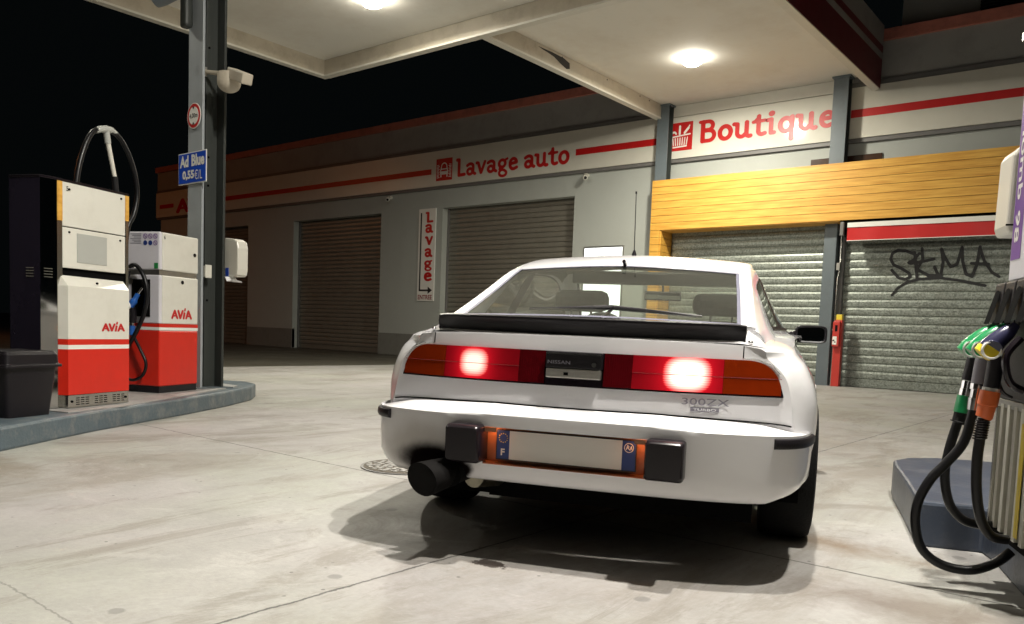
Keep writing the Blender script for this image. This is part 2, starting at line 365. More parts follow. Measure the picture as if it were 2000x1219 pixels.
G={
'B':(.74,[([(.12,.08),(.12,.92)],W),([(0,.93),(.14,.92)],.13),([(.12,.925),(.34,.925)]+arc(.34,.74,.19,.185,90,-90)+[(.12,.555)],.15),([(.2,.53),(.38,.53)]+arc(.38,.305,.22,.225,90,-90)+[(.12,.08)],.155)]),
'o':(.66,[(arc(.31,.34,.22,.27,0,360,24),.165)]),
'u':(.76,[([(.0,.64),(.13,.62),(.13,.25)]+arc(.30,.25,.17,.18,180,300)+[(.50,.22)],.155),([(.50,.66),(.50,.12),(.60,.06),(.66,.07)],.16)]),
't':(.52,[([(.20,.84),(.20,.24)]+arc(.34,.22,.14,.15,180,300)+[(.45,.10)],.155),([(.0,.62),(.44,.64)],.13),([(.06,.66),(.2,.80)],.10)]),
'i':(.40,[([(.02,.62),(.16,.64),(.16,.08),(.28,.08)],.15),([(.16,.88),(.17,.885)],.21)]),
'q':(.72,[(arc(.31,.34,.21,.27,0,360,24),.16),([(.53,.64),(.53,-.26)],.165)]),
'e':(.64,[([(.12,.36),(.50,.40)]+arc(.31,.38,.20,.235,10,180)+arc(.32,.31,.21,.235,180,300)+[(.52,.14)],.155)]),
'L':(.60,[([(.0,.94),(.13,.93),(.13,.08),(.50,.10)],W)]),
'a':(.68,[([(.08,.56)]+arc(.28,.48,.19,.155,120,0)+[(.47,.14),(.60,.07)],.155),(arc(.26,.22,.165,.155,0,360,18),.15)]),
'v':(.66,[([(.02,.64),(.12,.62),(.30,.09)],.16),([(.32,.09),(.54,.66)],.15)]),
'g':(.66,[(arc(.29,.43,.19,.19,0,360,20),.15),([(.42,.58),(.60,.66)],.12),([(.16,.24),(.14,.13),(.42,.07)]+arc(.34,-.09,.22,.15,60,-180)+[(.12,-.02),(.2,.06)],.13)]),
' ':(.30,[]),
}
def word(txt):
    x=0; out=[]
    for ch in txt:
        wd,st=G[ch]
        out.append([([(a+x,b) for a,b in p],w_*1.12) for p,w_ in st]); x+=wd
    return out,x
def flat(name,vsfs,mapf,m,parent,thick=None):
    vs=[];fs=[]
    for v,f in vsfs:
        o=len(vs); vs+=[mapf(*p) for p in v]; fs+=[tuple(i+o for i in q) for q in f]
    me=bpy.data.meshes.new(name); me.from_pydata(vs,[],fs); me.materials.append(M[m]); o=bpy.data.objects.new(name,me); C.objects.link(o); o.parent=parent; return o
def fitmap(vsfs,x0,x1,z0,z1,P,bounds=None):
    if bounds is None:
        a=np.array([p for v,f in vsfs for p in v]); lo,hi=a.min(0),a.max(0)
    else: lo,hi=bounds
    return lambda x,z: P(x0+(x-lo[0])/(hi[0]-lo[0])*(x1-x0), z0+(z-lo[1])/(hi[1]-lo[1])*(z1-z0))
_tc={}
def text_mesh(s,bold=0.0):
    k=(s,bold)
    if k in _tc: return _tc[k]
    cu=bpy.data.curves.new('t','FONT'); cu.body=s; cu.size=1; cu.offset=bold; cu.resolution_u=3; cu.fill_mode='FRONT' if hasattr(cu,'fill_mode') else cu.fill_mode
    o=bpy.data.objects.new('t',cu); C.objects.link(o); bpy.context.view_layer.update()
    me=bpy.data.meshes.new_from_object(o.evaluated_get(bpy.context.evaluated_depsgraph_get()))
    r=([(v.co.x,v.co.y) for v in me.vertices],[tuple(p.vertices) for p in me.polygons])
    bpy.data.objects.remove(o); bpy.data.curves.remove(cu); bpy.data.meshes.remove(me); _tc[k]=r; return r
def text(name,s,x0,x1,z0,z1,P,m,parent,bold=0.0):
    t=[text_mesh(s,bold)]; return flat(name,t,fitmap(t,x0,x1,z0,z1,P),m,parent)
def avia(name,x0,x1,z0,z1,P,m,parent,cell=.04):
    wd=.24
    st=[[([(.0+.1,.1),(.42,.9),(.74,.1)],wd),([(.3,.33),(.56,.33)],.16)],
        [([(.86,.9),(1.12,.1),(1.42,.9)],wd)],
        [([(1.56,.1),(1.66,.66)],wd),([(1.70,.96),(1.74,1.14)],.20)],
        [([(1.88,.1),(2.16,.9),(2.52,.1)],wd),([(2.08,.33),(2.36,.33)],.16)]]
    v=[sdf_polys(s,cell) for s in st]
    return flat(name,v,fitmap(v,x0,x1,z0,z1,P),m,parent)

# ================================================================== SETTING
def sheet(name,m,x0,x1,y0,y1,z,nx=1,ny=1):
    mb=MB(); mb.grid([[(x0+(x1-x0)*i/nx,y0+(y1-y0)*j/ny,z) for i in range(nx+1)] for j in range(ny+1)],False)
    o=mb.build(name,m); return o
tag(sheet('ground','asphalt',-400,400,-400,400,0),kind='structure')
tag(sheet('forecourt_paving','concrete',-13.15,9,-9,16.48,.004),kind='structure')

M['manhole_bed']=mat('manhole_bed',(.10,.085,.065),.8)
# ---- manhole cover
t=empty('manhole_cover',(-3.54,3.42,.004),label='round cast manhole cover with irregular cobble pattern in the concrete left of the car',cat='manhole cover')
mb=MB(); mb.tube([(0,0,.001),(0,0,.006)],.28,40); mb.build('ring','gutter',t)
mb=MB(); mb.tube([(0,0,.006),(0,0,.008)],.262,40); mb.build('bed','manhole_bed',t)
mb=MB(); cells=[]
for a in range(-8,9):
    for b in range(-8,9):
        x=a*.042+(b%2)*.021+rng.uniform(-.011,.011); y=b*.038+rng.uniform(-.010,.010)
        if math.hypot(x,y)<.235:
            r0=rng.uniform(.013,.021); e=rng.uniform(.65,1.2); an=rng.uniform(0,3.14); n=7
            poly=[]
            for k in range(n):
                rr=r0*rng.uniform(.8,1.15); th=2*math.pi*k/n; px,py=rr*math.cos(th)*e,rr*math.sin(th)/e
                poly.append((x+px*math.cos(an)-py*math.sin(an),y+px*math.sin(an)+py*math.cos(an)))
            mb.prism(poly,.0082,.012)
mb.build('raised_pattern','concrete',t)

# ================================================================== BUILDING
bld=empty('station_building',(-14,16.5,0),label='long low station building with roller shutters, white fascia and red lettering',cat='building')
bx,by=14,-16.5   # children are given in world metres; shift them under the empty
def bb(name,m,x0,x1,y0,y1,z0,z1,parent=None,bevel=0):
    return MB().box(x0+14,x1+14,y0-16.5,y1-16.5,z0,z1).build(name,m,parent or bld,bevel)
def BP(Y): return lambda x,z:(x+14,Y-16.5,z)
# wall with openings
mb=MB()
opens=[(-28.95,-25.41),(-22.77,-18.47),(-15.93,-11.47)]
def wb(x0,x1,y0,y1,z0,z1): mb.box(x0+14,x1+14,y0-16.5,y1-16.5,z0,z1)
xs=-31.5
for a,b in opens: wb(xs,a,16.5,26,0,4.2); xs=b
wb(xs,-8.9,16.5,26,0,4.2); wb(-31.5,6,16.5,26,4.2,6.55); wb(-8.9,6,16.95,26,0,4.2)
for a,b in opens: wb(a,b,16.82,26,0,4.2)
mb.build('wall','wall',bld)
xs=-31.51
for a,b in opens+[(-9.12,0)]: MB().box(xs+14,a+14,-.014,.1,0.004,.64).build('plinth','plinth',bld); xs=b
bb('fascia_panel','fascia',-31.7,-8.93,16.4,16.497,4.80,5.76)
bb('fascia_panel','fascia_gloss',-8.92,-5.02,16.4,16.497,4.80,5.70)
bb('fascia_panel','fascia',-5.01,6,16.4,16.497,4.80,5.76)
bb('fascia_shade_strip','gutter',-31.7,6,16.43,16.498,4.72,4.797)  # dark strip standing for the shadow gap below the fascia
bb('fascia_top_strip','lipw',-8.92,-5.02,16.405,16.497,5.715,5.95)
bb('gutter','gutter',-31.7,6,16.42,16.497,5.77,5.86,bevel=.01)
bb('upper_cladding','upper',-31.7,6,16.46,16.498,5.87,6.56)
bb('roof_edge','roof_strip',-31.75,6,16.38,26,6.56,6.76)
bb('upper_storey','wall',-4.4,-3.05,17.2,26,6.761,9.2)
mb=MB()
for k in range(40):
    z=6.80+k*.06; mb.box(-3.04+14,6+14,.55,.60,z,z+.028)
mb.box(-3.04+14,6+14,.61,9,6.762,9.2); mb.build('louvre_screen','interior_dark',bld)
# shutters
def shutter(x0,x1,z0,z1,y,pitch,m,parent=None,bottom=.16,depth=.022):
    rows=[]; z=z0+bottom; prof=[(0,0),(-depth*.8,.10),(-depth,.35),(-depth*.95,.7),(-depth*.5,.92),(0,.97)]
    rows.append([(x0+14,y-16.5-.012,z0),(x1+14,y-16.5-.012,z0)]); rows.append([(x0+14,y-16.5-.012,z),(x1+14,y-16.5-.012,z)])
    while z<z1:
        for dy,t in prof: rows.append([(x0+14,y-16.5+dy,z+t*pitch),(x1+14,y-16.5+dy,z+t*pitch)])
        z+=pitch
    mb=MB(); mb.grid(rows,False); return mb.build('roller_shutter',m,parent or bld)
for a,b in opens:
    shutter(a,b,.01,4.2,16.78,.13,'shutter_dark',None,.14,.034)
sh_a=shutter(-8.80,-5.30,.01,3.22,16.62,.155,'shutter')
sh_b=shutter(-4.98,-.6,.01,3.22,16.62,.155,'shutter')
# dark guide rails
for x in [a for a,b in opens]+[b-.05 for a,b in opens]: MB().box(x+14,x+14.05,.20,.30,.01,4.2).build('guide_rail','gutter',bld)
MB().box(-5.08+14,-4.98+14,.02,.2,.01,3.2).build('guide_rail','gutter',bld)
# wood cladding
mb=MB(); zt=4.30; n=7; ph=(4.30-3.20)/n
for k in range(n):
    z=3.20+k*ph; 
    mb.box(-9.10+14,6+14,-.40,-.375,z+.004,z+ph-.004)
z=3.20
while z>0:
    z-=ph; mb.box(-9.10+14,-8.86+14,-.40,-.375,max(.01,z+.004),z+ph-.004); mb.box(-8.86+14,-8.835+14,-.374,.14,max(.01,z+.004),z+ph-.004)
wd=mb.build('wood_cladding','wood',bld)
bb('cladding_backing','dark',-9.095,6,16.126,16.40,3.205,4.29)
bb('cladding_backing','dark',-9.095,-8.862,16.126,16.45,.01,3.204)
bb('cladding_soffit','wood',-8.83,-5.0,16.127,16.60,3.185,3.2045)
# small windows above cladding
bb('window','brown_glass',-5.74,-4.4,16.47,16.499,4.25,4.49); 
# writing on the fascia
YF=16.396
def bar(x0,x1,z0,z1): bb('red_line','red_sign',x0,x1,YF-.002,YF+.003,z0,z1)
bar(-31.4,-30.35,5.13,5.28); bar(-26.9,-16.32,5.13,5.28); bar(-11.42,-8.95,5.15,5.30); bar(-5.0,6,5.19,5.34)
avia('logo_lettering',-30.15,-27.3,4.88,5.55,BP(YF),'red_sign',bld)
ws,_=word('Lavage auto'); vf=[sdf_polys(s,.03) for s in ws if s]
fm=fitmap(vf,-15.39,-11.60,4.83,5.48,BP(YF))
flat('wash_lettering',vf[:6],fm,'red_sign',bld); flat('auto_lettering',vf[6:],fm,'red_sign',bld)
ws,_=word('Boutique'); vf=[sdf_polys(s,.022) for s in ws if s]
flat('boutique_lettering',vf,fitmap(vf,-8.20,-5.28,4.90,5.56,BP(16.395)),'red_sign',bld)
# car wash icon
ic=bb('car_wash_icon','red_sign',-16.13,-15.52,YF-.002,YF+.003,4.93,5.53)
st=[[(arc(.5,.62,.17,.17,180,0,10),.05)],[([(.33,.60),(.28,.44),(.28,.30),(.72,.30),(.72,.44),(.67,.60)],.06)],[([(.34,.52),(.66,.52)],.05)],[([(.3,.36),(.7,.36)],.12)],[([(.31,.24),(.31,.18)],.07)],[([(.69,.24),(.69,.18)],.07)]]
for k in range(10):
    z=.14+k*.062; w2=.12 if k%2 else .17
    st.append([([(.06,z),(.06+w2*.9,z+.02)],.03)]); st.append([([(.94,z),(.94-w2*.9,z+.02)],.03)])
vf=[sdf_polys(s,.02,.03) for s in st[:1]+[[x for s in st[1:6] for x in s]]+st[6:]]
vf=[sdf_polys([x for s in st[:6] for x in s],.015,.03)]+[sdf_polys(s,.015,.03) for s in st[6:]]
flat('wash_drawing',vf,fitmap(vf,-16.13,-15.52,4.93,5.53,BP(YF-.004),((0,0),(1,1))),'white_sign',bld)
# basket icon
bb('basket_icon','red_sign',-8.90,-8.335,YF-.002,YF+.003,4.965,5.575)
vf=[sdf_polys([([(.06,.50),(.90,.56)],.05)],.02,.03)]
for k in range(7): vf.append(sdf_polys([([(.16+k*.105,.45),(.20+k*.092,.20)],.045)],.015,.03))
vf.append(sdf_polys([([(.12,.45),(.19,.14),(.76,.16),(.86,.50)],.04)],.015,.03)) if False else vf.append(sdf_polys([([(.19,.13),(.76,.15)],.05)],.015,.03))
vf.append(sdf_polys([([(.45,.60),(.45,.86)],.09)],.015,.03)); vf.append(sdf_polys([([(.10,.60)]+arc(.2,.58,.1,.1,180,20,8),.07)],.015,.03))
vf.append(sdf_polys([([(.66,.62),(.82,.78)],.09),([(.82,.78),(.86,.86)],.05)],.015,.03))
flat('basket_drawing',vf,fitmap(vf,-8.90,-8.335,4.965,5.575,BP(YF-.004),((0,0),(1,1))),'white_sign',bld)
# graffiti
def GR(x,z): return (x+14,16.592-16.5,z)
ps=lambda L:[((x-1735)/500,(640-y)/500) for x,y in L]   # drawing units
gst=[(ps([(1783,492),(1768,486),(1752,484),(1741,490),(1738,502),(1745,514),(1762,522),(1778,532),(1780,540),(1770,544),(1757,541),(1742,525)]),.012),
 (ps([(1775,510),(1784,506),(1795,492)]),.012),(ps([(1786,490),(1790,515),(1794,541)]),.012),(ps([(1825,504),(1805,508),(1779,512)]),.012),(ps([(1800,482),(1803,505),(1793,524),(1815,536),(1835,538)]),.012),(ps([(1827,520),(1836,538)]),.012),
 (ps([(1840,541),(1843,510),(1838,484),(1845,500),(1858,520),(1870,515),(1877,482),(1880,510),(1888,535),(1900,540),(1907,515),(1910,482)]),.012),
 (ps([(1910,484),(1920,510),(1935,532),(1949,541)]),.011),(ps([(1896,514),(1928,516)]),.011),
 (ps([(1746,577),(1757,562),(1775,550),(1800,544),(1840,542),(1880,548),(1925,558)]),.011)]
vf=[sdf_polys(gst,.0045,.02)]
a=np.array([p for v,f in vf for p in v]); lo,hi=a.min(0),a.max(0)
go=flat('graffiti_tag',vf,fitmap(vf,-4.17,-2.30,1.78,2.70,GR),'graffiti',bld); go.parent=bld
# pull graffiti onto shutter as its paint
tag(go,label='black spray-painted tag')

# ---- things on and in front of the building
def thing(name,x,y,z,label,cat,group=None): return empty(name,(x,y,z),label=label,cat=cat,group=group)
t=thing('entrance_sign',-16.5,16.47,1.6,'tall white vertical board with red letters reading down and a black arrow, beside a shutter','sign')
MB().box(-.335,.335,0,.028,0,2.61).build('board','white_sign',t,.004)
PL=lambda x,z:(x,-.003,z)
for i,ch in enumerate('Lavage'):
    wq,stq=G[ch]; vf=[sdf_polys([(p_,w_*1.25) for p_,w_ in stq],.03)]; zt=2.52-i*.340
    dz=(.31,.26,.26,.26,.315,.26)[i]
    flat('letter',vf,fitmap(vf,-.07,.25,zt-dz,zt,PL),'red_sign',t)
MB().box(-.26,-.21,-.004,0,.33,2.50).box(-.26,.12,-.0045,0,.28,.33).build('arrow_line','black_sign',t)
MB().add([(.10,-.005,.20),(.27,-.005,.305),(.10,-.005,.41)],[(0,1,2)]).build('arrow_head','black_sign',t)
text('entree_lettering','ENTREE',-.29,.27,.045,.175,PL,'dark_red',t,.02)
# notice board
t=thing('notice_board',-10.55,16.46,1.25,'bright white backlit notice board on the grey wall behind the car roof','notice board')
MB().box(-.56,.56,0,.04,0,1.70).build('frame','steel_dull',t,.006)
MB().box(-.53,.53,-.006,0,.03,1.66).build('lit_panel','notice',t)
# wall cameras
def wallcam(x,z,label):
    t=thing('security_camera',x,16.47,z,label,'security camera','white cameras under the fascia')
    MB().tube([(0,.03,0),(0,-.03,0)],.05,14).build('mount','plastic_white',t)
    MB().tube([(0,-.03,0),(.03,-.10,-.03)],.02,8).build('arm','plastic_white',t)
    MB().tube([(.10,-.22,-.10),(.085,-.20,-.09),(-.03,-.04,-.0)],[.055,.06,.05],14).build('housing','plastic_white',t)
    MB().tube([(.101,-.222,-.101),(.106,-.229,-.105)],.038,14).build('lens','black_gloss',t)
wallcam(-18.04,4.63,'small white security camera under the fascia above the dark left wash shutter')
wallcam(-11.11,4.66,'small white security camera under the red word auto, throwing a long shadow on the wall')
# canopy posts
def hbeam(mb,x0,x1,y0,y1,z0,z1,tf=.022,side=None):
    mb.box(x0,x1,y0,y0+tf,z0,z1); mb.box(x0,x1,y1-tf,y1,z0,z1); c=(x0+x1)/2; mb.box(c-.01,c+.01,y0+tf,y1-tf,z0,z1)
for x,lab in ((-8.94,'grey steel post rising from the left end of the timber band'),(-5.14,'grey steel post at the end of the word Boutique, in front of the fascia')):
    t=thing('canopy_post',x,16.25,4.302,lab,'post','grey posts under the canopy at the shop')
    mb=MB(); mb.box(-.14,.14,-.11,-.088,0,1.64); mb.build('front_flange','grey_post',t,.002)
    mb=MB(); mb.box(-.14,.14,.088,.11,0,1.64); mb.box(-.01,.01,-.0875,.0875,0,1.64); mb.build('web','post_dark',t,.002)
    MB().box(-.17,.17,-.14,.14,1.615,1.645).build('head_plate','grey_post',t)
t=thing('shop_column',-5.22,16.5,0,'slate grey steel column between the two galvanised shop shutters','column')
MB().box(-.125,.115,-.13,.1,.004,3.19).build('shaft','grey_post',t,.005)
MB().box(-.15,.14,-.15,.1,.0045,.02).build('foot_plate','grey_post',t)
t=thing('downpipe',-5.05,16.5,0,'thin pale pipe running down beside the slate grey shop column','pipe')
MB().tube([(0,-.09,.01),(0,-.09,2.1),(.02,-.06,2.3),(.02,-.06,3.15)],.02,10).build('pipe','steel',t)
MB().box(-.03,.03,-.115,-.05,2.28,2.42).build('bracket','steel_dull',t); MB().box(-.03,.03,-.125,-.06,1.1,1.13).build('bracket','steel_dull',t)
# red point
t=thing('red_service_post',-4.93,16.32,0,'narrow red floor post with a meter box and white label by the shop column','service post')
MB().box(-.075,.075,-.06,.06,.004,1.30).build('body','fp_red',t,.006)
MB().box(-.08,.05,-.13,-.061,.78,1.27).build('meter_box','fp_red',t,.01)
MB().box(-.035,.01,-.1345,-.1305,1.08,1.2).build('display','black_gloss',t)
MB().box(-.07,.01,-.1345,-.1305,.82,.98).build('label_plate','white_sign',t)
MB().box(-.05,.06,-.05,.05,1.301,1.41).build('yellow_cap','yellow',t,.006)
MB().tube([(-.05,-.1365,.90),(-.05,-.1355,.90)],.018,10).tube([(-.02,-.1365,.87),(-.02,-.1355,.87)],.014,10).build('dial','black_sign',t)
# awning
t=thing('awning',-2.49,16.175,2.806,'rolled awning valance with a white strip over deep red above the graffitied shutter','awning')
MB().box(-2.35,8,-.07,-.05,.255,.345).build('white_strip','white_sign',t,.003)
mb=MB(); rows=[]
for k in range(2):
    rows.append([(-2.35+i*10.35/80,-.055+.006*math.sin(i*1.1),(.012,.2545)[k]) for i in range(81)])
mb.grid(rows,True); mb.build('red_valance','red_sign',t)
MB().box(-2.35,8,-.062,-.052,0,.0115).build('hem','white_sign',t)
MB().box(-2.42,8,-.04,.1,.10,.36).build('cassette','dark',t)
MB().box(-2.47,-2.40,-.12,.0,.10,.36).build('bracket','gutter',t,.01)

# ================================================================== CANOPY
can=empty('canopy',(-7,9,5.65),label='large white canopy roof with flat soffit and striped red fascia edges above the forecourt',cat='canopy')
def cb(name,m,x0,x1,y0,y1,z0,z1,bevel=0): return MB().box(x0+7,x1+7,y0-9,y1-9,z0-5.65,z1-5.65).build(name,m,can,bevel)
XA,XB,XC,YN,XR,YS=-13.2,-9.12,-4.5,10.25,6.5,-7.5
cb('soffit','soffit',XA+.02,XR-.02,YS+.02,YN-.13,5.95,6.05)
cb('soffit','soffit',XB+.13,XC-.02,YN+.0,16.40,5.952,6.052)
cb('roof_deck','upper',XA+.02,XR-.02,YS+.02,YN-.02,6.5,6.7); cb('roof_deck','upper',XB+.02,XC-.02,YN-.01,16.37,6.5,6.699)
def edge(x0,x1,y0,y1,axis,sgn,innerm='lip'):
    # hanging lip: inner return, white nosing and outer stripes ; axis: direction of outward normal
    cb('edge_beam',innerm,x0,x1,y0,y1,5.68,6.5)
    cb('edge_nosing','lipw',x0-(.012 if axis=='x' else 0),x1+(.012 if axis=='x' else 0),y0-(.012 if axis=='y' else 0),y1+(.012 if axis=='y' else 0),5.645,5.679)
edge(XA,XA+.12,YS,YN,'x',-1); edge(XA+.121,XB-.001,YN-.12,YN,'y',1); edge(XB,XB+.12,YN-.12,16.35,'x',-1); edge(XC-.12,XC,YN-.12,16.35,'x',1); edge(XC+.001,XR-.121,YN-.12,YN,'y',1); edge(XR-.12,XR,YS,YN,'x',1); edge(XA+.121,XR-.121,YS,YS+.12,'y',-1)
cb('edge_beam','lip',XB,XC,YN-.119,YN-.001,5.681,5.99); cb('edge_nosing','lipw',XB+.001,XC-.001,YN-.131,YN+.011,5.646,5.6795)
# painted stripes on the outer faces
for (z0,z1,m) in ((5.66,6.18,'shaded_red'),(6.18,6.30,'upper'),(6.30,6.43,'shaded_red'),(6.43,6.80,'upper')):
    cb('stripe_panel',m,XC+.002,XC+.02,YN+.02,16.33,z0,z1)
    cb('stripe_panel',m,XR+.002,XR+.02,YS,YN,z0,z1)
    cb('stripe_panel',m,XA-.02,XA-.002,YS,YN,z0,z1)
    cb('stripe_panel',m,XB-.02,XB-.002,YN+.02,16.33,z0,z1)
    cb('stripe_panel',m,XA,XB-.021,YN+.002,YN+.019,z0,z1)
    cb('stripe_panel',m,XC+.021,XR,YN+.002,YN+.019,z0,z1)
    cb('stripe_panel',m,XA,XR,YS-.019,YS-.002,z0,z1)
# peeled paint patch on the link canopy's inner return
mb=MB(); pts=[(0,.0),(.25,-.02),(.5,-.03),(.8,-.05),(1.1,-.11),(1.45,-.16),(1.62,-.13),(1.6,-.03),(1.3,.01),(.7,.015)]
mb.add([(XB+.123+7,11.6-9+a*.62,5.90-5.65+b) for a,b in pts],[tuple(range(len(pts)))]); mb.build('peeled_paint','flake',can)
mb=MB()
for y in (12.35,13.9,15.2,15.6): mb.tube([(XB+.12+7,y-9,5.91-5.65),(XB+.128+7,y-9,5.91-5.65)],.014,8)
mb.build('fixing_hole','flake',can)
# corner post in the soffit, drip
def lamp(x,y,label,r=.15,power=LAMP,col=(1,.945,.80)):
    t=thing('canopy_lamp',x,y,5.95,label,'ceiling lamp','round lamps under the canopy')
    MB().tube([(0,0,-.001),(0,0,-.035)],.155,28).build('housing','plastic_white',t)
    MB().box(.13,.27,-.015,.015,-.028,-.002).build('clip','steel_dull',t)
    MB().ell((0,0,-.030),.195,.195,.13,28,10,half='down').build('glowing_lens','lamp',t)
    ld=bpy.data.lights.new('lamp_light','AREA'); ld.shape='DISK'; ld.size=2*r; ld.energy=power; ld.color=col
    lo=bpy.data.objects.new('lamp_light',ld); C.objects.link(lo); lo.parent=t; lo.location=(0,0,-.175)
lamp(-9.98,8.62,'glowing round lamp in the soffit at the top edge of the picture')
lamp(-7.06,13.72,'glowing round lamp under the canopy in front of the Boutique sign')
lamp(-1.25,3.05,'round lamp above the rear of the white car',.08,265,(1,.95,.86)); lamp(-.12,2.78,'round lamp above the right hand fuel pump',.08,265,(1,.95,.86))

lamp(-10.2,2.6,'round lamp above the left pumps, out to the left',.15,35)
M['sodium']=lampmat('sodium_glow',(1,.30,.07),230)
t=thing('street_lamp',-33,3.5,0,'tall street lamp with an orange sodium head far out on the left','street lamp')
MB().tube([(0,0,0),(0,0,7.2),(.25,.1,7.75),(1.1,.4,8.0)],[.09,.06,.05,.045],12).build('pole','grey_post',t)
MB().ell((1.5,.5,8.0),.5,.2,.12,16,8,half='up').build('hood','grey_post',t); MB().ell((1.5,.5,7.995),.36,.14,.10,16,6,half='down').build('glowing_bowl','sodium',t)
# ================================================================== POLE with its signs
t=thing('canopy_column',-7.63,4.47,.15,'tall dark H-section steel column beside the white and red pump','column')
mb=MB(); mb.box(-.125,.135,-.13,-.105,0,5.8); mb.build('front_flange','post_lit',t,.003)
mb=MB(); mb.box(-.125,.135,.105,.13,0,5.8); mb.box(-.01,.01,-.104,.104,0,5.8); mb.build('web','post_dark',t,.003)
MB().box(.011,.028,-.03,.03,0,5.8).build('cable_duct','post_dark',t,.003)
MB().box(-.2,.2,-.2,.2,.001,.02).build('base_plate','grey_post',t)
mb=MB()
for z in (2.05,2.33,3.4,.9): mb.tube([(.0285,.0,z),(.034,.0,z)],.012,8)
mb.build('bolt','dark',t)
MB().box(.136,.15,-.09,-.02,1.12,1.25).box(.011,.14,-.09,-.07,1.13,1.24).build('switch_box','plastic_white',t,.006)
t=thing('price_sign',-7.65,4.325,2.20,'small blue sign reading Ad Blue 0,55 euro per litre on the canopy column','sign')
MB().box(-.26,.26,0,.008,0,.312).build('sign_plate','white_sign',t,.002)
MB().box(-.249,.249,-.003,0,.011,.301).build('blue_face','blue_sign',t)
PS=lambda x,z:(x,-.005,z)
text('ad_lettering','Ad',-.225,-.06,.168,.285,PS,'white_sign',t,.045); text('blue_lettering','Blue',-.005,.235,.168,.285,PS,'white_sign',t,.045)
text('price_lettering','0,55',-.175,.045,.035,.135,PS,'white_sign',t,.045); text('unit_lettering','€/L',.055,.195,.035,.13,PS,'white_sign',t,.0)
t=thing('height_sign',-7.625,4.325,2.735,'round red-bordered 4,00 m height limit sign on the canopy column','sign')
MB().tube([(0,.006,.125),(0,0,.125)],.125,32).build('white_edge','white_sign',t); MB().tube([(0,0,.125),(0,-.002,.125)],.116,32).build('red_ring','red_sign',t); MB().tube([(0,-.002,.125),(0,-.004,.125)],.088,32).build('white_face','white_sign',t)
MB().add([(-.02,-.006,.212),(.02,-.006,.212),(0,-.006,.185),(-.02,-.006,.038),(.02,-.006,.038),(0,-.006,.065)],[(0,1,2),(3,5,4)]).build('triangle','black_sign',t)
text('height_lettering','4,00m',-.075,.075,.095,.15,PS,'black_sign',t,.01)
t=thing('column_camera',-7.5,4.42,3.2,'beige security camera with a white dome on an arm from the canopy column','security camera')
MB().box(-.13,-.05,-.08,.0,.05,.14).build('bracket','steel_dull',t)
MB().tube([(-.1,-.03,.1),(.2,.06,.05),(.32,.05,.02)],.022,10).build('arm','lip',t)
T=lambda x,y,z:tuple(Vector((.38,.03,.0))+Matrix.Rotation(R(-8),3,'Z')@Matrix.Rotation(R(20),3,'Y')@Vector((x,y,z)))
MB().box(-.06,.30,-.055,.055,-.04,.06,T).build('housing','lip',t,.012)
MB().tube([(.29,.03,.03),(.29,.03,-.06)],.11,20).ell((.29,.03,-.06),.11,.11,.09,20,6,half='down').build('dome','lip',t)
MB().tube([(.18,0,.03),(.22,-.03,-.03),(.30,-.02,-.04)],.01,6).build('cable','rubber',t)
t=thing('floodlight',-7.70,4.22,4.02,'dark grey cylindrical floodlight strapped near the top of the canopy column','floodlight')
MB().tube([(-.27,-.12,-.02),(-.2,-.08,-.0),(-.02,.0,.06),(.1,.02,.08)],[.10,.10,.09,.08],22).build('body','grey_post',t)
MB().tube([(-.272,-.121,-.0205),(-.276,-.123,-.0215)],.085,22).build('front_glass','steel_dull',t)
MB().box(-.03,.09,.0,.09,-.33,.12).build('bracket','post_dark',t,.03)
t=thing('towel_dispenser',-7.44,4.66,1.3,'white paper towel dispenser with a hanging sheet on the right of the canopy column','towel dispenser')
pr=[(-.16,0),(.09,0),(.13,.02),(.145,.08),(.145,.30),(.12,.37),(.04,.40),(-.16,.42)]
MB().prism(pr,-.02,.10,lambda x,y,z:(x*.8,z,y*.95)).build('casing','plastic_white',t,.012)
MB().box(-.10,-.045,-.0235,-.0205,.0,.09).build('blue_label','blue_sign',t)
mb=MB(); mb.grid([[(-.05,-.06,0),(-.05,.06,0)],[(-.02,-.055,-.05),(-.0,.06,-.05)],[(.06,-.06,-.04),(.09,.05,-.06)],[(.08,-.05,-.03),(.10,.04,-.045)]]); mb.build('paper_sheet','paper',t)

# ================================================================== LEFT ISLAND + PUMPS
ANG=R(22.4); DV=Vector((-math.sin(ANG),math.cos(ANG),0)); NV=Vector((math.cos(ANG),math.sin(ANG),0))
def fr(O):  # (s,n,z)->world
    return lambda s,n,z:(O[0]+DV.x*s+NV.x*n,O[1]+DV.y*s+NV.y*n,z)
O5=(-6.24,2.569); F5=fr(O5)
def smooth(poly,it=2):
    for _ in range(it):
        q=[]
        for i in range(len(poly)):
            a,b=poly[i],poly[(i+1)%len(poly)]; q+=[(a[0]*.8+b[0]*.2,a[1]*.8+b[1]*.2),(a[0]*.2+b[0]*.8,a[1]*.2+b[1]*.8)]
        poly=q
    return poly
isl=[(-.96,.44),(-.38,.30),(.07,.20),(1.2,.035),(2.05,-.125),(2.75,-.32),(3.12,-.52),(3.32,-.78),(3.3,-1.1),(3.0,-1.35),(1.6,-1.5),(-.6,-1.3),(-1.0,-1.2),(-1.02,.30)]
pl=[F5(s,n,0)[:2] for s,n in isl]
o=MB().prism(pl,.0,.155).build('left_island','kerb',None,.018); tag(o,label='long grey-green painted raised kerb island carrying the red and white pumps',cat='pump island')
bpp=[(-.17,.17),(.36,.155),(1.85,-.20),(2.65,-.42),(2.9,-.9),(-.1,-.9)]
o=MB().prism([F5(s,n,0)[:2] for s,n in bpp],.1555,.162).build('chequer_plate','chequer'); tag(o,label='diamond-pattern metal floor plate between the two red and white pumps',cat='floor plate')

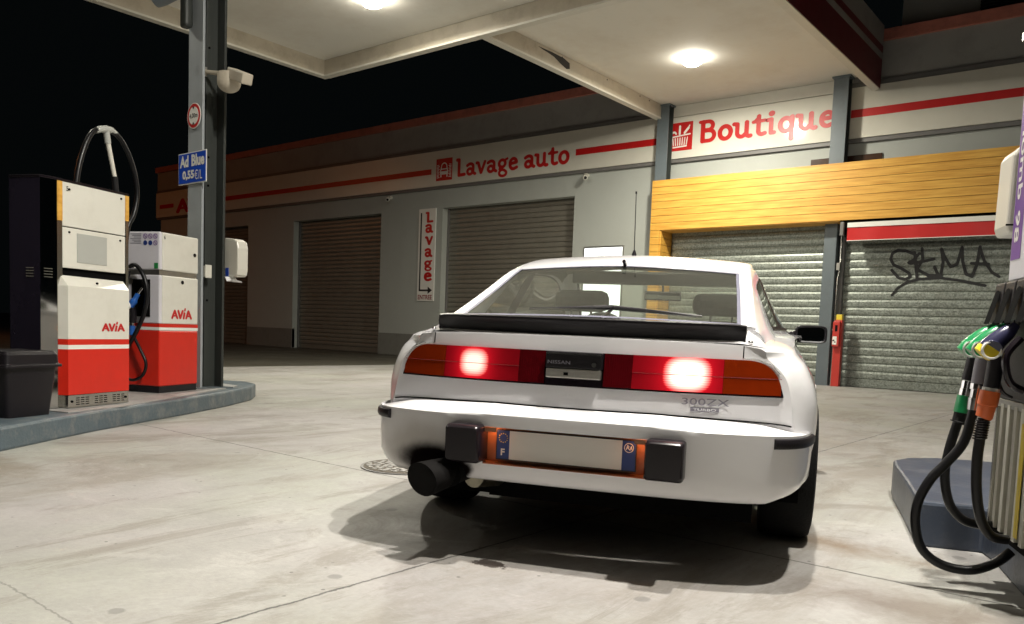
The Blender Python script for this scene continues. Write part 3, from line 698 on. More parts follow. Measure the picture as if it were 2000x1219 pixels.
# ---- pump 5
p5=empty('fuel_pump',(O5[0],O5[1],.162),ANG,label='taller red and white pump number 5 with mirror steel side, its back to the camera',cat='fuel pump')
# local coords: x = n, y = s (DV), z
def L5(name,m,s0,s1,n0,n1,z0,z1,bevel=0,par=None): return MB().box(n0,n1,s0,s1,z0-.162,z1-.162).build(name,m,par or p5,bevel)
L5('core','dark',-.02,.66,-.365,-.085,.17,1.80)
L5('upper_panel','pump_white',.014,.628,-.084,-.060,1.50,1.818,.004)
p2=L5('middle_panel','pump_white',.014,.628,-.084,-.060,1.198,1.492,.004)
L5('blank_plate','pump_grey',.143,.432,-.0605,-.0565,1.245,1.46)
# lower cover with chamfered top and sides
def P5(s,n,z): return (n,s,z-.162)
vs=[P5(-.035,-.084,.262),P5(.0,0,.262),P5(.604,0,.262),P5(.640,-.084,.262), P5(-.035,-.084,1.14),P5(.0,0,1.065),P5(.604,0,1.065),P5(.640,-.084,1.13)]
def cover(z0,z1,name,m):
    a=[P5(-.035,-.084,z0),P5(.0,0,z0),P5(.604,0,z0),P5(.640,-.084,z0)]; b=[P5(-.035,-.084,z1),P5(.0,0,z1),P5(.604,0,z1),P5(.640,-.084,z1)]
    mb=MB(); mb.add(a+b,[(0,1,5,4),(1,2,6,5),(2,3,7,6)]); return mb.build(name,m,p5)
cover(.262,.600,'lower_cover','pump_red'); cover(.600,.632,'white_stripe','white_sign'); cover(.632,.675,'red_stripe','pump_red'); cover(.675,1.065,'upper_cover','pump_white')
MB().add([P5(-.035,-.084,1.065),P5(0,0,1.065),P5(.604,0,1.065),P5(.640,-.084,1.065),P5(0.0,-.07,1.142),P5(.615,-.07,1.135),P5(.0,-.084,1.142),P5(.62,-.084,1.135)],[(0,1,4),(1,2,5,4),(2,3,5),(4,5,7,6)]).build('sloped_lid','pump_white',p5)
avia('logo_lettering',.318,.556,.735,.812,lambda s,z:P5(s,.003,z),'red_sign',p5)
L5('vent_plinth','steel',0,.604,-.084,-.002,.166,.2595,.002)
for g in range(3):
    mb=MB()
    for c in range(3):
        for r in range(4):
            s0=.075+g*.18+c*.045; mb.box(-.002,.0005,s0,s0+.03,.185+r*.016-.162,.191+r*.016-.162)
    mb.build('vent_slots','dark',p5)
for s0 in (.035,.57): MB().tube([(-.001,s0,.05),(.004,s0,.05)],.009,10).build('screw','dark',p5)
L5('orange_strip','wood',-.032,.013,-.084,-.060,1.535,1.818); L5('orange_strip','wood',.630,.668,-.084,-.060,1.62,1.818)
L5('side_strip','steel',-.032,.0125,-.086,-.064,.17,1.534); L5('side_strip','steel',.6405,.668,-.086,-.064,.17,1.619)
# mirror column chamfer and dark end
mb=MB(); a=[(-.0325,-.064),(-.150,-.094),(-.150,-.37),(.0,-.37)]
mb.add([P5(s,n,z) for z in (.165,1.82) for s,n in a[:2]],[(0,1,3,2)]); mb.build('mirror_cheek','mirror_steel',p5)
MB().add([P5(s,n,z) for z in (.165,1.82) for s,n in a[1:3]],[(0,1,3,2)]).build('end_panel','pump_dark',p5)
mb=MB()
for k in range(4):
    z=1.12+k*.02; mb.tube([P5(-.065,-.0745,z),P5(-.125,-.090,z)],.0035,6); mb.tube([P5(-.152,-.15,z),P5(-.152,-.22,z)],.0035,6)
mb.build('louvre','steel',p5)
MB().prism([(-.061,-.034),(-.092,-.155),(-.375,-.155),(-.375,.67),(-.061,.67)],1.8205-.162,1.838-.162,).build('top_cap','black_gloss',p5,.003)
for s0,z in ((.07,1.77),(.58,1.785),(.07,1.46),(.57,1.455),(.3,1.10)):
    MB().tube([(-.0595 if z>1.2 else -.03,s0,z-.162),(-.052 if z>1.2 else -.018,s0,z-.162)],.008,8).build('panel_lock','dark',p5)
text('pump_number','5',.045,.065,1.755,1.79,lambda s,z:P5(s,-.0575,z),'black_sign',p5,.01)
L5('back_panel','pump_dark',-.149,.66,-.375,-.371,.17,1.82)
# hose mast
def P5n(s,n,z): return P5(s,n,z)
mb=MB(); mb.tube([P5(.80,-.3,1.80),P5(.775,-.3,2.0)],.024,10); mb.build('mast_sleeve','rubber',p5)
MB().tube([P5(.775,-.3,2.0),P5(.70,-.3,2.27)],[.017,.019],12).build('mast_pole','plastic_white',p5)
MB().tube([P5(.57,-.3,2.315),P5(.62,-.3,2.345),P5(.68,-.3,2.36),P5(.74,-.3,2.365),P5(.80,-.3,2.345)],[.018,.027,.03,.027,.018],12).tube([P5(.705,-.3,2.25),P5(.685,-.3,2.35)],.024,12).build('hose_holder','pump_grey',p5)
hp=[(.37,1.8),(.40,1.98),(.45,2.14),(.51,2.26),(.57,2.32),(.68,2.355),(.79,2.345),(.87,2.29),(.95,2.18),(1.01,2.04),(1.03,1.88),(.99,1.72),(.93,1.62),(.9,1.45),(.9,1.2)]
def cr(P,n=6):
    P=[Vector(p) for p in P]; out=[]
    for i in range(len(P)-1):
        a=P[max(i-1,0)];b=P[i];c=P[i+1];d=P[min(i+2,len(P)-1)]
        for k in range(n):
            t=k/n; out.append(.5*((2*b)+(c-a)*t+(2*a-5*b+4*c-d)*t*t+(3*b-3*c+d-a)*t**3))
    return out+[P[-1]]
MB().tube(cr([P5(s,-.3,z) for s,z in hp]),.021,10).build('hose','hose',p5)

# ---- pump 6
O6=(-7.125,3.728)
p6=empty('fuel_pump',(O6[0],O6[1],.162),ANG,label='shorter white and red pump number 6 with a blue nozzle beside the canopy column',cat='fuel pump')
bpy.data.objects[p5.name]
def L6(name,m,s0,s1,n0,n1,z0,z1,bevel=0): return MB().box(n0,n1,s0,s1,z0-.162,z1-.162).build(name,m,p6,bevel)
def P6(s,n,z): return (n,s,z-.162)
L6('plinth','black_plastic',-.0,.52,-.62,-.01,.165,.225)
L6('lower_cabinet','pump_red',-.01,.525,-.63,0,.2255,.74,.012)
L6('white_stripe','white_sign',-.0102,.5252,-.6302,.0002,.7405,.768,.0)
L6('red_stripe','pump_red',-.01,.525,-.63,0,.7685,.800,.0)
L6('front_panel','pump_white',.03,.525,-.25,0,.8005,1.242,.01)
L6('side_panel','pump_cool',-.01,.029,-.63,-.001,.8005,1.242,.01)
L6('middle_band','steel_dull',.0,.515,-.62,-.012,1.2425,1.288)
L6('head_panel','pump_white',.03,.525,-.6,0,1.2885,1.632,.012)
L6('head_side','pump_cool',-.01,.029,-.63,-.001,1.2885,1.632,.012)
L6('cabinet_back','pump_cool',.03,.52,-.62,-.2505,.8005,1.242)
avia('logo_lettering',.145,.435,.848,.955,lambda s,z:P6(s,.003,z),'red_sign',p6)
text('pump_number','6',.045,.065,1.57,1.605,lambda s,z:P6(s,.003,z),'black_sign',p6,.01)
mb=MB()
for s0,z in ((.468,1.465),(.296,1.194)): mb.tube([P6(s0,0,z),P6(s0,.006,z)],.018,12)
mb.build('lock','black_gloss',p6)
# side with nozzle (faces -s)
L6('nozzle_boot','dark',-.016,-.0105,-.30,-.10,.86,1.20,.0)
MB().tube([P6(-.0165,-.315,1.18),P6(-.012,-.315,1.18)],.028,16).build('lock_ring','steel_dull',p6)
L6('green_label','green_led',-.0145,-.011,-.055,-.015,1.30,1.35)
mb=MB(); mb2=MB()
for r in range(2):
    for c in range(3):
        n0=-.045-c*.055; z=1.59-r*.06
        if r==1 and c>0: mb2.tube([P6(-.013,n0,z),P6(-.011,n0,z)],.022,18)
        else:
            ring=[P6(-.013,n0+.0225*math.cos(a),z+.0225*math.sin(a)) for a in np.linspace(0,2*math.pi,25)]; ring2=[P6(-.013,n0+.0175*math.cos(a),z+.0175*math.sin(a)) for a in np.linspace(0,2*math.pi,25)]
            mb.grid([ring,ring2],False); mb.add([P6(-.0135,n0-.016,z+.012),P6(-.0135,n0-.012,z+.016),P6(-.0135,n0+.016,z-.012),P6(-.0135,n0+.012,z-.016)],[(0,1,2,3)])
mb.build('prohibition_mark','purple',p6); mb2.build('warning_disc','navy',p6)
mb=MB()
for k in range(7):
    mb.box(-.2,-.35+.1,-.0125,-.011,0,0) if False else mb.add([P6(-.012,-.20,1.612-k*.014),P6(-.012,-.32+ (k%3)*.02,1.612-k*.014),P6(-.012,-.32+(k%3)*.02,1.607-k*.014),P6(-.012,-.20,1.607-k*.014)],[(0,1,2,3)])
mb.build('instruction_print','trim',p6)
# nozzle 6
MB().tube([P6(-.03,-.17,1.12),P6(-.05,-.20,1.06)],[.012,.014],10).build('spout','chrome',p6)
nz=MB().tube(cr([P6(-.05,-.20,1.065),P6(-.07,-.225,1.0),P6(-.085,-.255,.955)],4),[.022]*4+[.033]*4+[.036],14).build('nozzle','nozzle_blue',p6)
MB().tube([P6(-.10,-.262,.955),P6(-.115,-.266,.952)],.036,18).build('nozzle_cap','white_sign',p6)
MB().tube([P6(-.116,-.266,.952),P6(-.118,-.267,.952)],.028,18).build('cap_centre','nozzle_blue',p6)
MB().tube(cr([P6(-.08,-.24,.94),P6(-.06,-.245,.86),P6(-.06,-.25,.80)],4),.03,12).build('nozzle_grip','black_plastic',p6)
MB().tube([P6(-.06,-.252,.80),P6(-.06,-.253,.775)],.026,12).build('swivel','chrome',p6)
MB().tube([P6(-.06,-.253,.775),P6(-.06,-.258,.69)],.025,12).build('coupling','nozzle_blue',p6)
MB().tube(cr([P6(-.05,-.29,1.31),P6(-.07,-.22,1.325),P6(-.08,-.15,1.28),P6(-.08,-.095,1.18),P6(-.08,-.075,1.05),P6(-.08,-.11,.88),P6(-.08,-.19,.72),P6(-.07,-.28,.60),P6(-.06,-.34,.50)]),.019,10).tube(cr([P6(-.06,-.26,.69),P6(-.07,-.22,.66),P6(-.08,-.14,.55),P6(-.08,-.085,.44),P6(-.08,-.11,.34),P6(-.08,-.18,.29),P6(-.08,-.26,.28),P6(-.06,-.36,.33)]),.014,10).tube(cr([P6(-.05,-.30,1.27),P6(-.06,-.33,1.1),P6(-.05,-.32,.92),P6(-.05,-.27,.82)]),.017,10).build('hose','hose',p6)
MB().tube(cr([P6(-.02,-.30,1.335),P6(-.06,-.28,1.335),P6(-.06,-.22,1.32),P6(-.04,-.22,1.30),P6(-.04,-.28,1.305)]),.005,6).build('hose_hook','chrome',p6)

# ---- black bin on the island
t=empty('waste_bin',F5(-.45,-.02,.156),ANG,label='black plastic lidded bin at the left edge of the picture on the island',cat='bin')
def ring(hx,hy,z,r=.03):
    out=[]
    for cx,cy,a0 in ((hx-r,hy-r,0),(-hx+r,hy-r,90),(-hx+r,-hy+r,180),(hx-r,-hy+r,270)):
        out+=[(cx+r*math.cos(R(a0+k*22.5)),cy+r*math.sin(R(a0+k*22.5)),z) for k in range(5)]
    return out
mb=MB(); mb.grid([ring(.15,.17,.0),ring(.18,.205,.345)],True,True); mb.add(ring(.15,.17,0),[tuple(range(20))]); mb.build('tub','black_plastic',t)
mb=MB(); mb.grid([ring(.205,.23,.335),ring(.205,.23,.352),ring(.19,.215,.358),ring(.185,.21,.42),ring(.17,.195,.445)],False,True); mb.add(ring(.17,.195,.445),[tuple(range(20))]); mb.build('lid','black_plastic',t,.003)

# ================================================================== RIGHT ISLAND + PUMP
OR=(-.444,3.406); FR=fr(OR)
pl=[(-.757,3.765),(-.93,4.30),(-1.10,4.80),(-1.155,5.0),(-1.12,5.17),(-1.0,5.32),(-.8,5.42),(-.4,5.48),(.4,5.5),(1.2,5.2),(1.5,4.4),(1.2,1.6),(.35,1.9),(-.30,3.26),(-.45,3.70),(-.52,3.85)]
o=MB().prism(pl,0,.2).build('right_island','kerb_blue',None,.015); tag(o,label='blue-grey painted kerb island with a blunt angled end at the right of the picture',cat='pump island')
pR=empty('fuel_pump',(OR[0],OR[1],.2),ANG,label='multi-hose pump at the right edge with green and black nozzles and a purple 98 label',cat='fuel pump')
def LR(name,m,s0,s1,n0,n1,z0,z1,bevel=0): return MB().box(n0,n1,s0,s1,z0-.2,z1-.2).build(name,m,pR,bevel)
def PR(s,n,z): return (n,s,z-.2)
LR('body','dark',-1.15,-.005,.02,.50,.202,1.95)
mb=MB(); s0=-1.15
k=0
while s0<-.02:
    w1=.040 if k%2==0 else .028
    mb.box(-.008 if k%2==0 else .004,.019,s0,s0+w1-.008,.222-.2,.668-.2); s0+=w1+.004; k+=1
mb.build('steel_grille','alu',pR)
LR('grille_frame','steel_dull',-1.15,0.0,-.006,.015,.655,.685,.003); LR('kick_plate','dark',-1.15,0,-.004,.019,.2015,.2215)
LR('end_post','steel',-.012,.004,-.008,.018,.2225,.6545,.002)
LR('boot_panel','black_plastic',-1.1,-.02,-.012,.019,.686,1.10,.01)
# boots : wedge hoods with arched recess
for i,s in enumerate((-.07,-.19,-.31,-.43)):
    b=.055
    mb=MB(); a=[(-.045,1.095),(-.06,.955),(-.03,.955),(-.0,1.0),(.0,1.105)]
    mb.prism([(n,z-.2) for n,z in a],s-b,s+b,lambda x,y,z:(x,z,y)); mb.build('nozzle_boot','black_plastic',pR,.006)
    mb=MB(); out=[(n_,.0) for n_ in (0,)]
    arcp=[PR(s+.035*math.cos(R(t_)),-.063 if t_<0 or t_>180 else -.0485-.0,1.04+.03*math.sin(R(t_))) for t_ in range(0,181,15)]
    vs=[PR(s+.035*math.cos(R(t_)),-.0475-.0,1.045+.025*math.sin(R(t_))) for t_ in range(0,181,15)]+[PR(s-.035,-.0635,.95),PR(s+.035,-.0635,.95)]
    vs=[(x-.002-(1.295-.2-zz if False else 0)-max(0,(1.095-.2-zz))*.107,y,zz) for x,y,zz in vs]
    mb.add(vs,[tuple(range(len(vs)))]); mb.build('boot_recess','dark',pR)
LR('card_panel','pump_cool',-.20,-.002,-.004,.019,1.108,1.95,.003)
LR('octane_label','purple',-.115,-.012,-.0055,-.0045,1.18,1.85)
# text reading downward: glyph x -> -z ; glyph y -> toward +s side mirrored
for wd_,a0,a1 in (('Plomb',0,.30),('98',.34,.45)):
    tm=[text_mesh(wd_,.02)]
    flat('octane_lettering',tm,fitmap(tm,a0,a1,0,.05,lambda a,b:PR(-.037-b,-.007,1.69-a)),'white_sign',pR)
LR('number_panel','pump_white',-1.15,-.205,-.004,.019,1.108,1.95,.004)
LR('top_cap','black_gloss',-1.17,.02,-.02,.52,1.951,1.99,.005)
LR('side_skin','steel_dull',-.004,.003,.02,.5,.205,1.95)
LR('yellow_reflection','nozzle_yellow',-.345,-.305,-.0095,-.0085,.24,.62)  # yellow strip painted in as a reflection on the grille
t=empty('roll_dispenser',FR(.07,.0,1.28),ANG,label='rounded white plastic dispenser on the far side of the right hand pump',cat='towel dispenser')
MB().prism([(-.022,.03),(-.012,0),(.06,0),(.06,.30),(-.0,.31),(-.018,.28)],-.06,.10,lambda x,y,z:(x,z,y)).build('casing','plastic_white',t,.01)
MB().box(-.024,.0,-.0605,-.058,.028,.034).build('seam','dark',t)

# hoses and nozzles of the right pump (parts)
def PRl(L): return [PR(*p) for p in L]
def nozzle(s,colm,n0=0.0,greycuff='black_plastic'):
    b=n0
    MB().tube(PRl([(s,-.02+b,1.03),(s,-.045+b,.965),(s,-.058+b,.935)]),[.010,.0115,.012],10).build('spout','steel',pR)
    MB().tube(cr(PRl([(s,-.052+b,.945),(s,-.068+b,.925),(s,-.10+b,.895),(s,-.125+b,.865),(s,-.134+b,.855)]),4),[.013,.014,.016,.019,.022,.025,.027,.029,.030,.032,.033,.034,.034,.034,.034,.033,.032],16).build('nozzle_body',colm,pR)
    MB().tube(PRl([(s,-.132+b,.857),(s,-.146+b,.842)]),[.034,.031],18).build('nozzle_cap','nozzle_yellow' if colm=='nozzle_navy' else colm,pR)
    return b
for s,cm in ((-.07,'green'),(-.19,'green'),(-.31,'nozzle_navy')):
    nozzle(s,cm)
def cap_ring(s,m):
    pts=[]; c=Vector(PR(s,-.146,.842)); ax=(Vector(PR(s,-.146,.842))-Vector(PR(s,-.132,.857))).normalized(); a=Vector((0,1,0)); b=ax.cross(a)
    MB().tube([c+(a*math.cos(t)+b*math.sin(t))*.029 for t in np.linspace(0,2*math.pi,25)],.0035,8,False).build('cap_ring',m,pR)
for s,m1,m2 in ((-.07,'green','pump_grey'),(-.19,'green','pump_grey'),(-.31,'nozzle_yellow','white_sign')):
    MB().tube(PRl([(s-.01,-.124,.864),(s-.040,-.128,.858)]),[.030,.031],20).build('swivel_hub','nozzle_navy' if s<-.3 else 'green',pR)
    c=Vector(PR(s-.0405,-.128,.858)); MB().tube([c+Vector((math.cos(t_),0,math.sin(t_)))*.027 for t_ in np.linspace(0,2*math.pi,25)],.0042,8,False).build('cap_ring',m2,pR)
    MB().tube(PRl([(s-.0402,-.128,.858),(s-.042,-.128,.858)]),.0245,20).build('cap_disc',m1,pR)
# cuffs, swivels, hoses
MB().tube(PRl([(-.07,-.105,.85),(-.07,-.112,.81),(-.07,-.124,.745)]),[.026,.024,.022],12).build('grip','black_plastic',pR)
MB().tube(PRl([(-.07,-.125,.743),(-.07,-.128,.715),(-.07,-.128,.714),(-.07,-.131,.69)]),[.019,.019,.021,.021],12).build('swivel','chrome',pR)
MB().tube(PRl([(-.07,-.131,.69),(-.07,-.139,.628)]),[.024,.025],14).build('coupling','green',pR)
MB().tube(PRl([(-.07,-.139,.628),(-.07,-.145,.597),(-.07,-.145,.595),(-.07,-.147,.589)]),[.022,.021,.026,.026],12).build('cuff','rubber',pR)
MB().tube(cr(PRl([(-.07,-.147,.59),(-.07,-.168,.487),(-.08,-.177,.392),(-.08,-.155,.295),(-.07,-.105,.238),(-.06,-.045,.222),(-.06,0,.225)])),.0165,12).build('hose','hose',pR)
MB().tube(PRl([(-.19,-.105,.85),(-.19,-.112,.81),(-.19,-.120,.74)]),[.026,.025,.023],12).build('grip','badge_grey',pR)
MB().tube(PRl([(-.19,-.120,.74),(-.19,-.1215,.72),(-.19,-.1216,.719),(-.19,-.124,.69),(-.19,-.1242,.689),(-.19,-.127,.648)]),[.024,.024,.02,.02,.023,.022],14).build('swivel','chrome',pR)
MB().tube(cr(PRl([(-.19,-.127,.65),(-.19,-.150,.535),(-.19,-.20,.455),(-.19,-.245,.395),(-.19,-.280,.310),(-.19,-.283,.225),(-.19,-.256,.142),(-.19,-.19,.093),(-.19,-.10,.083),(-.18,-.02,.115),(-.17,.03,.16)])),.0165,12).build('hose','hose',pR)
MB().tube(PRl([(-.31,-.10,.84),(-.31,-.105,.79),(-.31,-.110,.732)]),[.027,.025,.024],12).build('grip','black_plastic',pR)
MB().tube(PRl([(-.31,-.110,.733),(-.31,-.1115,.722)]),[.027,.027],14).build('collar','pump_grey',pR)
MB().tube(PRl([(-.31,-.1115,.722),(-.31,-.118,.675),(-.31,-.1185,.672),(-.31,-.124,.635),(-.31,-.126,.630)]),[.031,.031,.028,.026,.022],16).build('coupling','orange',pR)
MB().tube(PRl([(-.31,-.126,.63),(-.31,-.131,.56)]),.0165,12).build('hose_core','rubber',pR)
hel=[]
for k in range(8*14+1):
    t_=k/14; f=t_/8; hel.append(PR(-.31+.020*math.cos(2*math.pi*t_),-.126-.006*f+.020*math.sin(2*math.pi*t_),.628-.068*f))
MB().tube(hel,.0032,6).build('spring_guard','black_gloss',pR)
MB().tube(cr(PRl([(-.31,-.131,.56),(-.31,-.134,.487),(-.31,-.128,.383),(-.31,-.108,.29),(-.30,-.07,.235),(-.29,-.02,.225)])),.0165,12).build('hose','hose',pR)
MB().tube(cr(PRl([(-.36,-.05,.90),(-.37,-.09,.84),(-.37,-.075,.76),(-.36,-.03,.73)])),.012,8).tube(cr(PRl([(-.25,-.045,.80),(-.25,-.075,.77),(-.25,-.06,.72),(-.25,-.03,.70)])),.006,8).build('trigger_guard','black_gloss',pR)
# ================================================================== CAR
CX,CY,CH=-1.646,2.355,.368
car=empty('parked_car',(CX,CY,.004),label='white wedge-shaped coupe with lit red tail lights and black rear spoiler, seen from behind',cat='car')
car.rotation_euler=(0,R(.35),CH)
def crs(P,t):
    n=len(P); i=min(int(t),n-2); f=t-i
    a=P[i-1] if i>0 else 2*P[0]-P[1]; b=P[i]; c=P[i+1]; d=P[i+2] if i+2<n else 2*P[-1]-P[-2]
    return .5*((2*b)+(c-a)*f+(2*a-5*b+4*c-d)*f*f+(3*b-3*c+d-a)*f**3)
def surf(ctrl,si,sj):
    """ctrl [rings][cols][3]; si,sj: parameter samples"""
    A=np.array(ctrl,float)
    rows=[]
    for t in si:
        n=len(A); i=min(int(t),n-2); f=t-i
        a=A[i-1] if i>0 else 2*A[0]-A[1]; b=A[i]; c=A[i+1]; d=A[i+2] if i+2<n else 2*A[-1]-A[-2]
        ring=.5*((2*b)+(c-a)*f+(2*a-5*b+4*c-d)*f*f+(3*b-3*c+d-a)*f**3)
        # reflect last column (centre line) for smoothness
        ext=np.vstack([ring,ring[-2:-1]*[-1,1,1]])
        row=[]
        for u in sj:
            m=len(ext); j=min(int(u),m-3) if u<m-2 else m-3
            g=u-j
            p0=ext[j-1] if j>0 else 2*ext[0]-ext[1]; p1=ext[j]; p2=ext[j+1]; p3=ext[j+2]
            row.append(.5*((2*p1)+(p2-p0)*g+(2*p0-5*p1+4*p2-p3)*g*g+(3*p1-3*p2+p3-p0)*g**3))
        rows.append(row)
    return np.array(rows)
def samples(n,sub): return sorted(set([round(i+s,4) for i in range(n-1) for s in sub]+[n-1]))
def Vr(u,w): return .10+.11*(abs(u)/.74)**2.5+max(0,w-.55)*.15
def sidemesh(name,m,pts,idx,keep,par,both=True,snap=None,sm=True):
    """pts grid; keep(i,j) tells if cell is used"""
    for sgn in ((1,-1) if both else (1,)):
        mb=MB(); mp={}; vs=[];fs=[]
        for i in range(pts.shape[0]-1):
            for j in range(pts.shape[1]-1):
                if not keep(i,j): continue
                q=[]
                for a,b in ((i,j),(i+1,j),(i+1,j+1),(i,j+1)):
                    if (a,b) not in mp:
                        mp[(a,b)]=len(vs); p=pts[a,b].copy(); 
                        if snap: p=snap(p)
                        vs.append((p[0]*sgn,p[1],p[2]))
                    q.append(mp[(a,b)])
                fs.append(tuple(q))
        mb.add(vs,fs,sm); yield mb
def sidebuild(name,m,pts,keep,par,merge=True,**k):
    ms=list(sidemesh(name,m,pts,None,keep,par,**k))
    if merge:
        a=ms[0]
        for b in ms[1:]: a.add(b.v,b.f,True)
        return a.build(name,m,par)
    return [x.build(name,m,par) for x in ms]
# ---- lower body
def RR(v,pts): return [(u,(v if v is not None else Vr(u,w_)),w_) for u,w_ in pts]
body=[
 RR(None,[(.76,.34),(.785,.42),(.79,.50),(.782,.56),(.768,.66),(.742,.735),(.68,.795),(.60,.838),(0,.846)]),
 RR(.36,[(.79,.32),(.825,.38),(.852,.46),(.859,.54),(.857,.635),(.832,.725),(.784,.797),(.665,.846),(0,.872)]),
 RR(.62,[(.80,.27),(.85,.36),(.872,.46),(.880,.56),(.872,.65),(.845,.735),(.792,.815),(.685,.868),(0,.90)]),
 RR(1.0,[(.80,.25),(.865,.35),(.888,.46),(.895,.56),(.885,.67),(.845,.765),(.785,.845),(.712,.888),(0,.90)]),
 RR(1.62,[(.78,.22),(.845,.29),(.866,.42),(.870,.56),(.862,.67),(.838,.77),(.805,.855),(.757,.897),(0,.90)]),
 RR(2.25,[(.77,.21),(.84,.28),(.860,.42),(.864,.56),(.858,.67),(.842,.77),(.828,.852),(.797,.900),(0,.90)]),
 RR(2.95,[(.77,.21),(.84,.28),(.858,.42),(.860,.56),(.852,.66),(.838,.75),(.820,.825),(.797,.868),(0,.90)]),
 RR(3.5,[(.78,.24),(.85,.33),(.862,.42),(.860,.54),(.848,.63),(.815,.71),(.765,.765),(.70,.79),(0,.83)]),
 RR(3.95,[(.74,.26),(.80,.33),(.83,.41),(.832,.50),(.82,.57),(.785,.64),(.73,.685),(.66,.705),(0,.735)]),
 RR(4.30,[(.66,.26),(.71,.33),(.735,.41),(.735,.48),(.725,.53),(.69,.575),(.64,.605),(.57,.62),(0,.64)]),
 RR(4.46,[(.55,.28),(.60,.34),(.62,.41),(.62,.46),(.61,.49),(.58,.52),(.54,.54),(.48,.55),(0,.57)]),
]
sub=[0,.1,.25,.4,.55,.7,.85]
si=samples(len(body),[k/10 for k in range(10)]); sj=samples(9,[0,.25,.5,.75])
BPt=surf(body,si,sj); si=np.array(si); sj=np.array(sj)
WR,WF,WZ,WRAD=.985,3.50,.315,.365
def inarch(p):
    for wv in (WR,WF):
        if math.hypot(p[1]-wv,p[2]-WZ)<WRAD and abs(p[0])>.5 and p[2]<.72: return True
    return False
def snapb(p):
    for wv in (WR,WF):
        d=math.hypot(p[1]-wv,p[2]-WZ)
        if abs(p[0])>.5 and WRAD-.035<d<WRAD+.05:
            k=WRAD/d; 
            if d<WRAD+.03: p[1]=wv+(p[1]-wv)*k; p[2]=WZ+(p[2]-WZ)*k
    return p
def cell_c(i,j): return (BPt[i,j]+BPt[i+1,j+1]+BPt[i+1,j]+BPt[i,j+1])/4
def cls(i,j):
    c=cell_c(i,j)
    if inarch(c): return None
    s=(si[i]+si[i+1])/2; u=(sj[j]+sj[j+1])/2
    if u>7 and .50<c[1]<3.0 and abs(c[0])<(.60 if c[1]<1.3 else .67): return None      # cabin opening
    if 4<s<6 and .35<u<7: return 'door'
    if s>6.05 and u>6.8 : return 'hood'
    return 'body'
sidebuild('body_shell','paint',BPt,lambda i,j:cls(i,j)=='body',car,snap=snapb)
for o in sidebuild('door','paint',BPt,lambda i,j:cls(i,j)=='door',car,merge=False): pass
sidebuild('bonnet','paint',BPt,lambda i,j:cls(i,j)=='hood',car)
# nose cap
r=BPt[-1]; mb=MB(); mb.grid([[tuple(p) for p in r],[tuple(p*[.0,1,1]+[0,.015,0]) for p in r]],True); mb.grid([[(-p[0],p[1],p[2]) for p in r],[tuple(p*[.0,1,1]+[0,.015,0]) for p in r]],True); mb.build('front_bumper','paint',car)
# underbody + interior tub
MB().box(-.60,.60,.30,4.3,.19,.50).box(-.66,.66,1.36,3.12,.17,.24).build('underbody','dark',car)
mb=MB(); mb.add([(-.66,.45,.86),(.66,.45,.86),(.66,1.15,.60),(-.66,1.15,.60),(.66,3.0,.60),(-.66,3.0,.60),(.66,3.0,.88),(-.66,3.0,.88)],[(0,1,2,3),(3,2,4,5),(5,4,6,7)])
mb.add([(.70,.45,.50),(.70,3.05,.50),(.70,3.05,.90),(.70,.45,.865)],[(0,1,2,3)]); mb.add([(-.70,.45,.50),(-.70,3.05,.50),(-.70,3.05,.90),(-.70,.45,.865)],[(0,1,2,3)])
mb.build('interior_tub','interior_dark',car)
MB().box(-.36,.66,.26,.32,.19,.33).build('rear_valance','dark',car)
# wheel wells, dark
for wv in (WR,WF):
    for sg in (1,-1):
        rows=[[(sg*x,wv+.40*math.cos(a),WZ+.40*math.sin(a)) for a in np.linspace(-.25,math.pi+.25,20)] for x in (.58,.83)]
        MB().grid(rows,True).build('wheel_housing','dark',car)
# ---- rear panel (cap) under the hatch
mb=MB(); rows=[]
ring=BPt[0]
for p in ring:
    rows.append([(p[0]*k,Vr(p[0]*k,p[2]),p[2]) for k in np.linspace(1,-1,101)])
mb.grid(rows,True); mb.build('rear_panel','paint',car)
# ---- greenhouse
gh=[
 [(.708,.40,.80),(.668,.41,.852),(.645,.415,.885),(.615,.425,.900),(.574,.43,.912),(0,.40,.922)],
 [(.748,.72,.815),(.684,.72,.895),(.640,.74,.955),(.600,.75,1.005),(.553,.76,1.032),(0,.74,1.052)],
 [(.756,1.0,.845),(.692,.98,.908),(.607,1.17,1.100),(.576,1.12,1.142),(.528,1.09,1.160),(0,1.08,1.186)],
 [(.768,1.44,.868),(.722,1.44,.915),(.608,1.50,1.165),(.574,1.44,1.208),(.515,1.40,1.236),(0,1.38,1.262)],
 [(.778,1.62,.872),(.734,1.60,.915),(.610,1.64,1.178),(.573,1.62,1.224),(.505,1.60,1.254),(0,1.60,1.280)],
 [(.813,2.25,.872),(.779,2.3,.913),(.625,2.22,1.165),(.585,2.20,1.218),(.515,2.18,1.246),(0,2.14,1.284)],
 [(.810,3.0,.842),(.783,2.95,.875),(.735,2.99,.880),(.705,3.02,.878),(.650,3.02,.880),(0,3.10,.890)],
]
gs=samples(7,[0,.05,.15,.3,.45,.6,.75,.88,.95]); gu=samples(6,[0,.045,.09,.2,.35,.5,.65,.8,.95])
GP=surf(gh,gs,gu); gs=np.array(gs); gu=np.array(gu)
